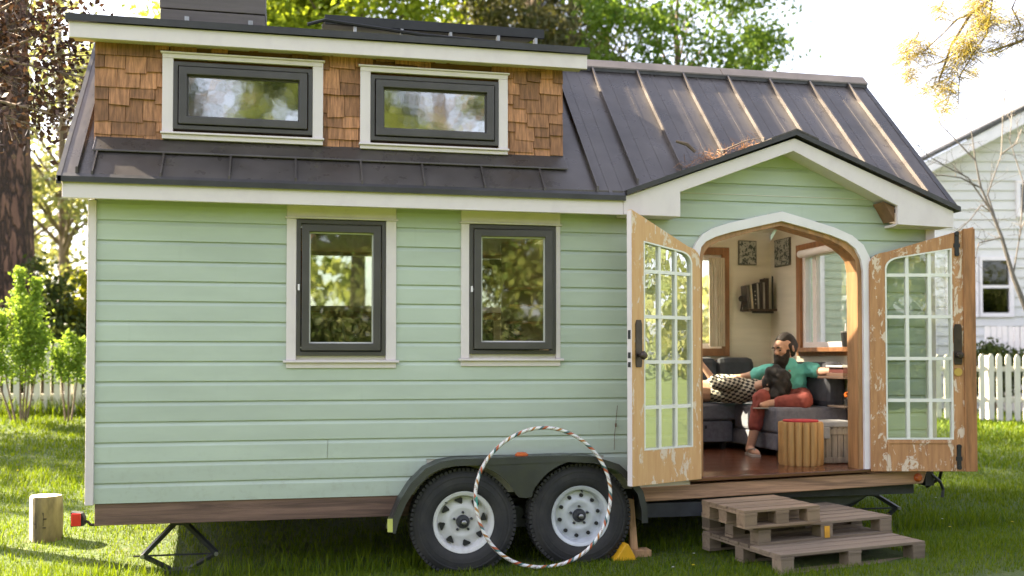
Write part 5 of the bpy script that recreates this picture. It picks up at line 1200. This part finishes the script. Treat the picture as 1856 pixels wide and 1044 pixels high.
def whitehouse():
    dep = 21; o = Vector((dep * math.sin(TH), -6.9 + dep * math.cos(TH), .3)); t = thing('white_house', 'white lap-sided neighbouring house with a gable roof', 'house', o, -TH); t['_local'] = 1
    hw = M('white_siding', (.62, .60, .585), .6, .05, 1.5); L0, L1, ze, PK = 8.62, 17.4, 5.12, 13.0; sl_ = .515
    zt_ = lambda l: ze + sl_ * (min(l, 2 * PK - l) - L0)
    b = MB(); z = 0; hs = [(8.98, 9.56, 2.04, 3.18), (9.64, 10.26, 2.04, 3.18), (10.45, 11.2, 4.1, 4.75)]
    while z < 7.4:
        zt2 = z + .2; br = sorted({z, zt2, *[h for q in hs for h in q[2:4] if z < h < zt2]})
        for a, c in zip(br, br[1:]):
            m_ = (a + c) / 2
            if m_ > ze: k = (m_ - ze) / sl_; sp_ = [(L0 + k, 2 * PK - L0 - k)]
            else: sp_ = [(L0, 2 * PK - L0)]
            for h in hs:
                if h[2] < m_ < h[3]:
                    n_ = []
                    for p, q in sp_:
                        if h[0] < q and h[1] > p: n_ += [(p, h[0]), (h[1], q)]
                        else: n_.append((p, q))
                    sp_ = n_
            for p, q in sp_:
                if q - p < .02: continue
                ya, yc = -.03 + .028 * (a - z) / .2, -.03 + .028 * (c - z) / .2
                b.add([(p, ya, a), (q, ya, a), (q, yc, c), (p, yc, c)], [(0, 1, 2, 3)])
                if a == z: b.add([(p, ya, a), (q, ya, a), (q, .01, a), (p, .01, a)], [(0, 1, 2, 3)])
        z = zt2
    b.add([(L0, 0, 0), (L0, 8, 0), (L0, 8, ze), (L0, 0, ze)], [(0, 1, 2, 3)]).add([(2*PK - L0, 0, 0), (2*PK - L0, 8, 0), (2*PK - L0, 8, ze), (2*PK - L0, 0, ze)], [(0, 1, 2, 3)])
    b.add([(L0, 8, 0), (2*PK - L0, 8, 0), (2*PK - L0, 8, ze), (PK, 8, ze + sl_ * (PK - L0)), (L0, 8, ze)], [(0, 1, 2, 3, 4)])
    b.add([(L0, .35, 0), (2*PK - L0, .35, 0), (2*PK - L0, .35, ze), (PK, .35, ze + sl_ * (PK - L0)), (L0, .35, ze)], [(0, 1, 2, 3, 4)])
    b.obj('wall', hw, t)
    MB().box(L0 - .03, L0 + .1, -.045, .08, 0, ze).obj('corner_board', white, t)
    e0 = L0 - .45; f = lambda l, d: ze + sl_ * (l - L0) + d; P2 = 2 * PK
    b = MB(); b.prism([(e0, f(e0, -.14)), (PK, f(PK, -.14)), (P2 - e0, f(e0, -.14)), (P2 - e0, f(e0, .12)), (PK, f(PK, .12)), (e0, f(e0, .12))], -.42, -.36); b.obj('rake_board', white, t)
    b = MB(); b.add([(e0 - .05, -.46, f(e0, .2)), (PK, -.46, f(PK, .22)), (PK, 8.3, f(PK, .22)), (e0 - .05, 8.3, f(e0, .2)), (e0 - .05, -.46, f(e0, .125)), (PK, -.46, f(PK, .125)), (PK, 8.3, f(PK, .125)), (e0 - .05, 8.3, f(e0, .125))], [(0, 1, 2, 3), (7, 6, 5, 4), (0, 4, 5, 1), (2, 6, 7, 3), (3, 7, 4, 0)])
    b.add([(P2 - e0, -.46, f(e0, .2)), (PK, -.46, f(PK, .22)), (PK, 8.3, f(PK, .22)), (P2 - e0, 8.3, f(e0, .2)), (P2 - e0, -.46, f(e0, .125)), (PK, -.46, f(PK, .125)), (PK, 8.3, f(PK, .125)), (P2 - e0, 8.3, f(e0, .125))], [(0, 1, 2, 3), (7, 6, 5, 4), (0, 4, 5, 1), (2, 6, 7, 3), (3, 7, 4, 0)])
    b.obj('roof', M('asphalt_shingle', (.09, .085, .08), .9, .3, 8, bump=.4), t)
    MB().add([(e0, -.36, f(e0, -.13)), (PK, -.36, f(PK, -.13)), (PK, 0, f(PK, -.13)), (e0, 0, f(e0, -.13))], [(0, 1, 2, 3)]).obj('soffit', white, t)
    for h in hs:
        b = MB(); g_ = .055; b.ring([(h[0] - g_, h[2] - g_), (h[1] + g_, h[2] - g_), (h[1] + g_, h[3] + g_), (h[0] - g_, h[3] + g_)], [(h[0] + .03, h[2] + .03), (h[1] - .03, h[2] + .03), (h[1] - .03, h[3] - .03), (h[0] + .03, h[3] - .03)], -.06, .06)
        if h[2] < 3: m_ = (h[2] + h[3]) / 2; b.box(h[0] + .03, h[1] - .03, -.045, .05, m_ - .03, m_ + .03)
        wn2 = b.obj('window', white, t); wn2['_local'] = 1; MB().box(h[0] + .03, h[1] - .03, .0, .012, h[2] + .03, h[3] - .03).obj('pane', glassmat('far_window_glass', .04, (.25, .27, .26), .05), wn2)
        MB().box(h[0], h[1], .2, .3, h[2], h[3]).obj('dark_room_panel', M('dim_room', (.06, .06, .055), .9), wn2)  # dark panel standing in for the unlit room behind the pane
whitehouse()
b = MB(); b.tube([(-14, 24, 6.6), (-8, 24.2, 6.05), (-2, 24.4, 5.9), (5, 24.6, 6.3), (12, 24.8, 7.2)], .02, 5)

for x, y, hh, lb_ in ((-14, 24, 7.4, 'wooden pole at the near end of the pale overhead cable'), (12, 24.8, 7.6, 'wooden pole behind the white house holding the overhead cable')): p_ = MB(); p_.tube([(x, y, gzf(x, y) - .1), (x, y, hh)], [.13, .10], 8); simple('utility_pole', p_, barkg, lb_, 'pole', (x, y, gzf(x, y)))
simple('utility_line', b, M('pale_cable', (.5, .48, .45), .6), 'pale overhead cable seen far behind between the pine trunk and the house', 'cable', (-14, 24, 6.6))

# fallen needles on the small gable roof
def needles():
    r = np.random.default_rng(17); V = []; n = 280
    for i in range(n):
        if r.random() < .72: X = r.choice([2.78, 2.98, 3.02, 3.2, 3.3, 3.38]) + r.normal() * .055
        else: X = 3.95 + r.normal() * .12
        zg = 2.592 + (X - 2.255) * .372 if X < 3.529 else 3.066 - (X - 3.529) * .386
        Y = zg - 2.556 - .215; hgt = abs(r.normal()) * .026 * (1 if X < 3.6 else .5); p = Vector((X, Y + r.normal() * .03 - hgt * .4, zg + .012 + hgt)); d = Vector(r.normal(size=3)); d.z = abs(d.z) * .6; d.normalize(); e = d.orthogonal().normalized() * .0022; q = p + d * r.uniform(.04, .12)
        V += [p - e, p + e, q + e, q - e]
    V = np.array([tuple(v) for v in V]); tag(raw('pine_needles', V, np.arange(len(V)).reshape(-1, 4), leafmat('dry_needle', (.17, .09, .05), (.30, .17, .10), .15), loc=(3.1, 0, 2.85)), 'heap of dry brown pine needles caught above the door gable', 'pine needles', kind='stuff')
    b = MB(); b.tube([(2.86, .02, 2.93), (2.80, .03, 2.985), (2.72, .04, 3.005)], [.012, .014, .009], 6)
    simple('twig', b, barkg, 'thick broken twig sticking up among the pine needles on the roof', 'twig', (2.86, .02, 2.9)); b = MB(); b.tube([(3.12, .05, 2.97), (3.28, .08, 3.04), (3.42, .1, 3.075)], [.006, .006, .003], 5)
    simple('twig', b, barkg, 'thin dark twig lying along the gable roof towards its peak', 'twig', (3.12, .05, 2.97))
needles()

# trees on the far side of the street, mirrored in the window panes
proto = tree('leafy_tree', 'leafy tree across the lawn, mirrored in the window panes', 'tree', -3.5, -24, 14, .3, ((0, 0, 7.4), (3.8, 3.0, 6.2)), 26, 15000, .13, leafmat('olive_leaf', (.06, .10, .02), (.17, .19, .045), .35), 95, 'trees mirrored in the panes', lump_r=.36)
for x, y in ((4.8, -26), (-11, -25), (12.5, -24), (0.8, -31), (20, -26), (28, -22)): dup(proto, (x, y, gzf(x, y)), rnd.uniform(0, 6))
def backhedge():  # unseen hedge added to darken the lower part of the pane reflections
    r = np.random.default_rng(99); x, y = 2, -21; n = 60000; z = gzf(x, y); t = thing('hedge', 'long dark hedge added out of view to darken the low pane reflections', 'hedge', (x, y, z))
    P = np.stack([x + r.uniform(-22, 22, n), y + r.normal(size=n) * .4, np.zeros(n)], 1); P[:, 2] = z + r.uniform(.02, 1, n) * (2.7 + .3 * np.sin(P[:, 0] * 1.3))
    V, F = diamonds(P, .09, .06, r); raw('foliage', V, F, lf_dark, t)
    b = MB()
    for i in range(20): b.tube([(x - 21 + 2.2 * i, y, z - .1), (x - 21 + 2.2 * i, y, z + 1.2)], [.04, .02], 6)
    b.obj('stem', barkg, t)
backhedge()
def shed():
    t = thing('garden_shed', 'pale sage garden shed seen through the end window of the tiny house', 'shed', (11, 14, gzf(11, 14))); z = gzf(11, 14)
    b = MB(); k = 0
    while k < 22: b.add([(9.5, 12.97, z + k * .17), (12.3, 12.97, z + k * .17), (12.3, 12.99, z + k * .17 + .17), (9.5, 12.99, z + k * .17 + .17)], [(0, 1, 2, 3)]); k += 1
    b.box(9.5, 12.3, 13, 15.2, z - .05, z + 3.72).obj('wall', M('sage_paint', (.42, .47, .36), .7, .05), t)
    MB().prism([(9.3, z + 3.75), (12.5, z + 3.75), (10.9, z + 4.3)], 12.8, 15.4).obj('roof', M('shed_roof', (.12, .11, .10), .9), t)
    MB().box(10.95, 11.12, 12.93, 12.965, z, z + 3.6).obj('corner_trim', white, t)
shed()
# loose-crowned trees west of the lawn: their crowns dapple the grass
Gd = 'loose trees beside the lawn'
for i, (x, y, hh, cz, rad, n, lb_) in enumerate([(-9.6, 9.2, 9, 6.2, (1.6, 1.5, 1.6), 1100, 'loose open-crowned tree nearest the thick pine trunk'), (-7.9, 2.9, 8, 5.2, (.95, .95, 1.0), 900, 'small loose tree beside the lawn across from the log'), (-13, 11.5, 10, 6.8, (1.9, 1.8, 1.8), 1200, 'loose tree farthest out beside the lawn')]):
    tree('yard_tree', lb_, 'tree', x, y, hh, .14, ((0, 0, cz), rad), 16, n, .12, lf_green, 110 + i, Gd, lump_r=.5)
def treeline():
    r = np.random.default_rng(131); n = 26000; a = r.uniform(0, 2 * math.pi, n); d = 62 + r.normal(size=n) * 4; x, y = d * np.cos(a), d * np.sin(a)
    top = 6 + 2.5 * np.sin(a * 17) + 1.8 * np.sin(a * 41 + 1) + 1.2 * np.sin(a * 83)
    P = np.stack([x, y, gz(x, y) + r.uniform(0, 1, n) ** .8 * top], 1); V, F = diamonds(P, .62, .45, r)
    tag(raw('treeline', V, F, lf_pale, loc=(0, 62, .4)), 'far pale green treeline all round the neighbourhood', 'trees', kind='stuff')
treeline()
# scattered dandelions in the lawn
def dandelions():
    r = np.random.default_rng(141); V = []; MI = []
    spots = [(2.3, -.95), (2.42, -.98), (4.75, -.2), (4.9, .1), (4.6, .35), (5.2, -.3), (2.62, -.5), (7.2, 4.2), (7.6, 5.5), (8.3, 6), (7.0, 3.6), (-2.6, 3.9), (-2.9, 5.2), (-1.9, 2.4), (0.2, -.9), (5.4, .9), (9, 6.6), (8.8, 5.2)]
    for i, (x, y) in enumerate(spots):
        z = gzf(x, y) + .055 + .03 * r.random()
        for k in range(7):
            a = k * 2 * math.pi / 7; d = np.array([math.cos(a), math.sin(a), .25]); e = np.array([-math.sin(a), math.cos(a), 0]); o = np.array([x, y, z]); s = .013 if i % 3 else .010
            V += [o, o + d * s * .6 + e * s * .35, o + d * s, o + d * s * .6 - e * s * .35]; MI.append(0 if i % 3 else 1)
    tag(raw('dandelions', np.array(V), np.arange(len(V)).reshape(-1, 4), [leafmat('dandelion_petal', (.6, .45, .02), (.65, .5, .03), .3), leafmat('daisy_petal', (.7, .7, .65), (.75, .75, .7), .3)], mi=np.array(MI), loc=(4, 0, .1)), 'small yellow and white wildflowers dotted through the lawn', 'wildflowers', kind='stuff')
dandelions()
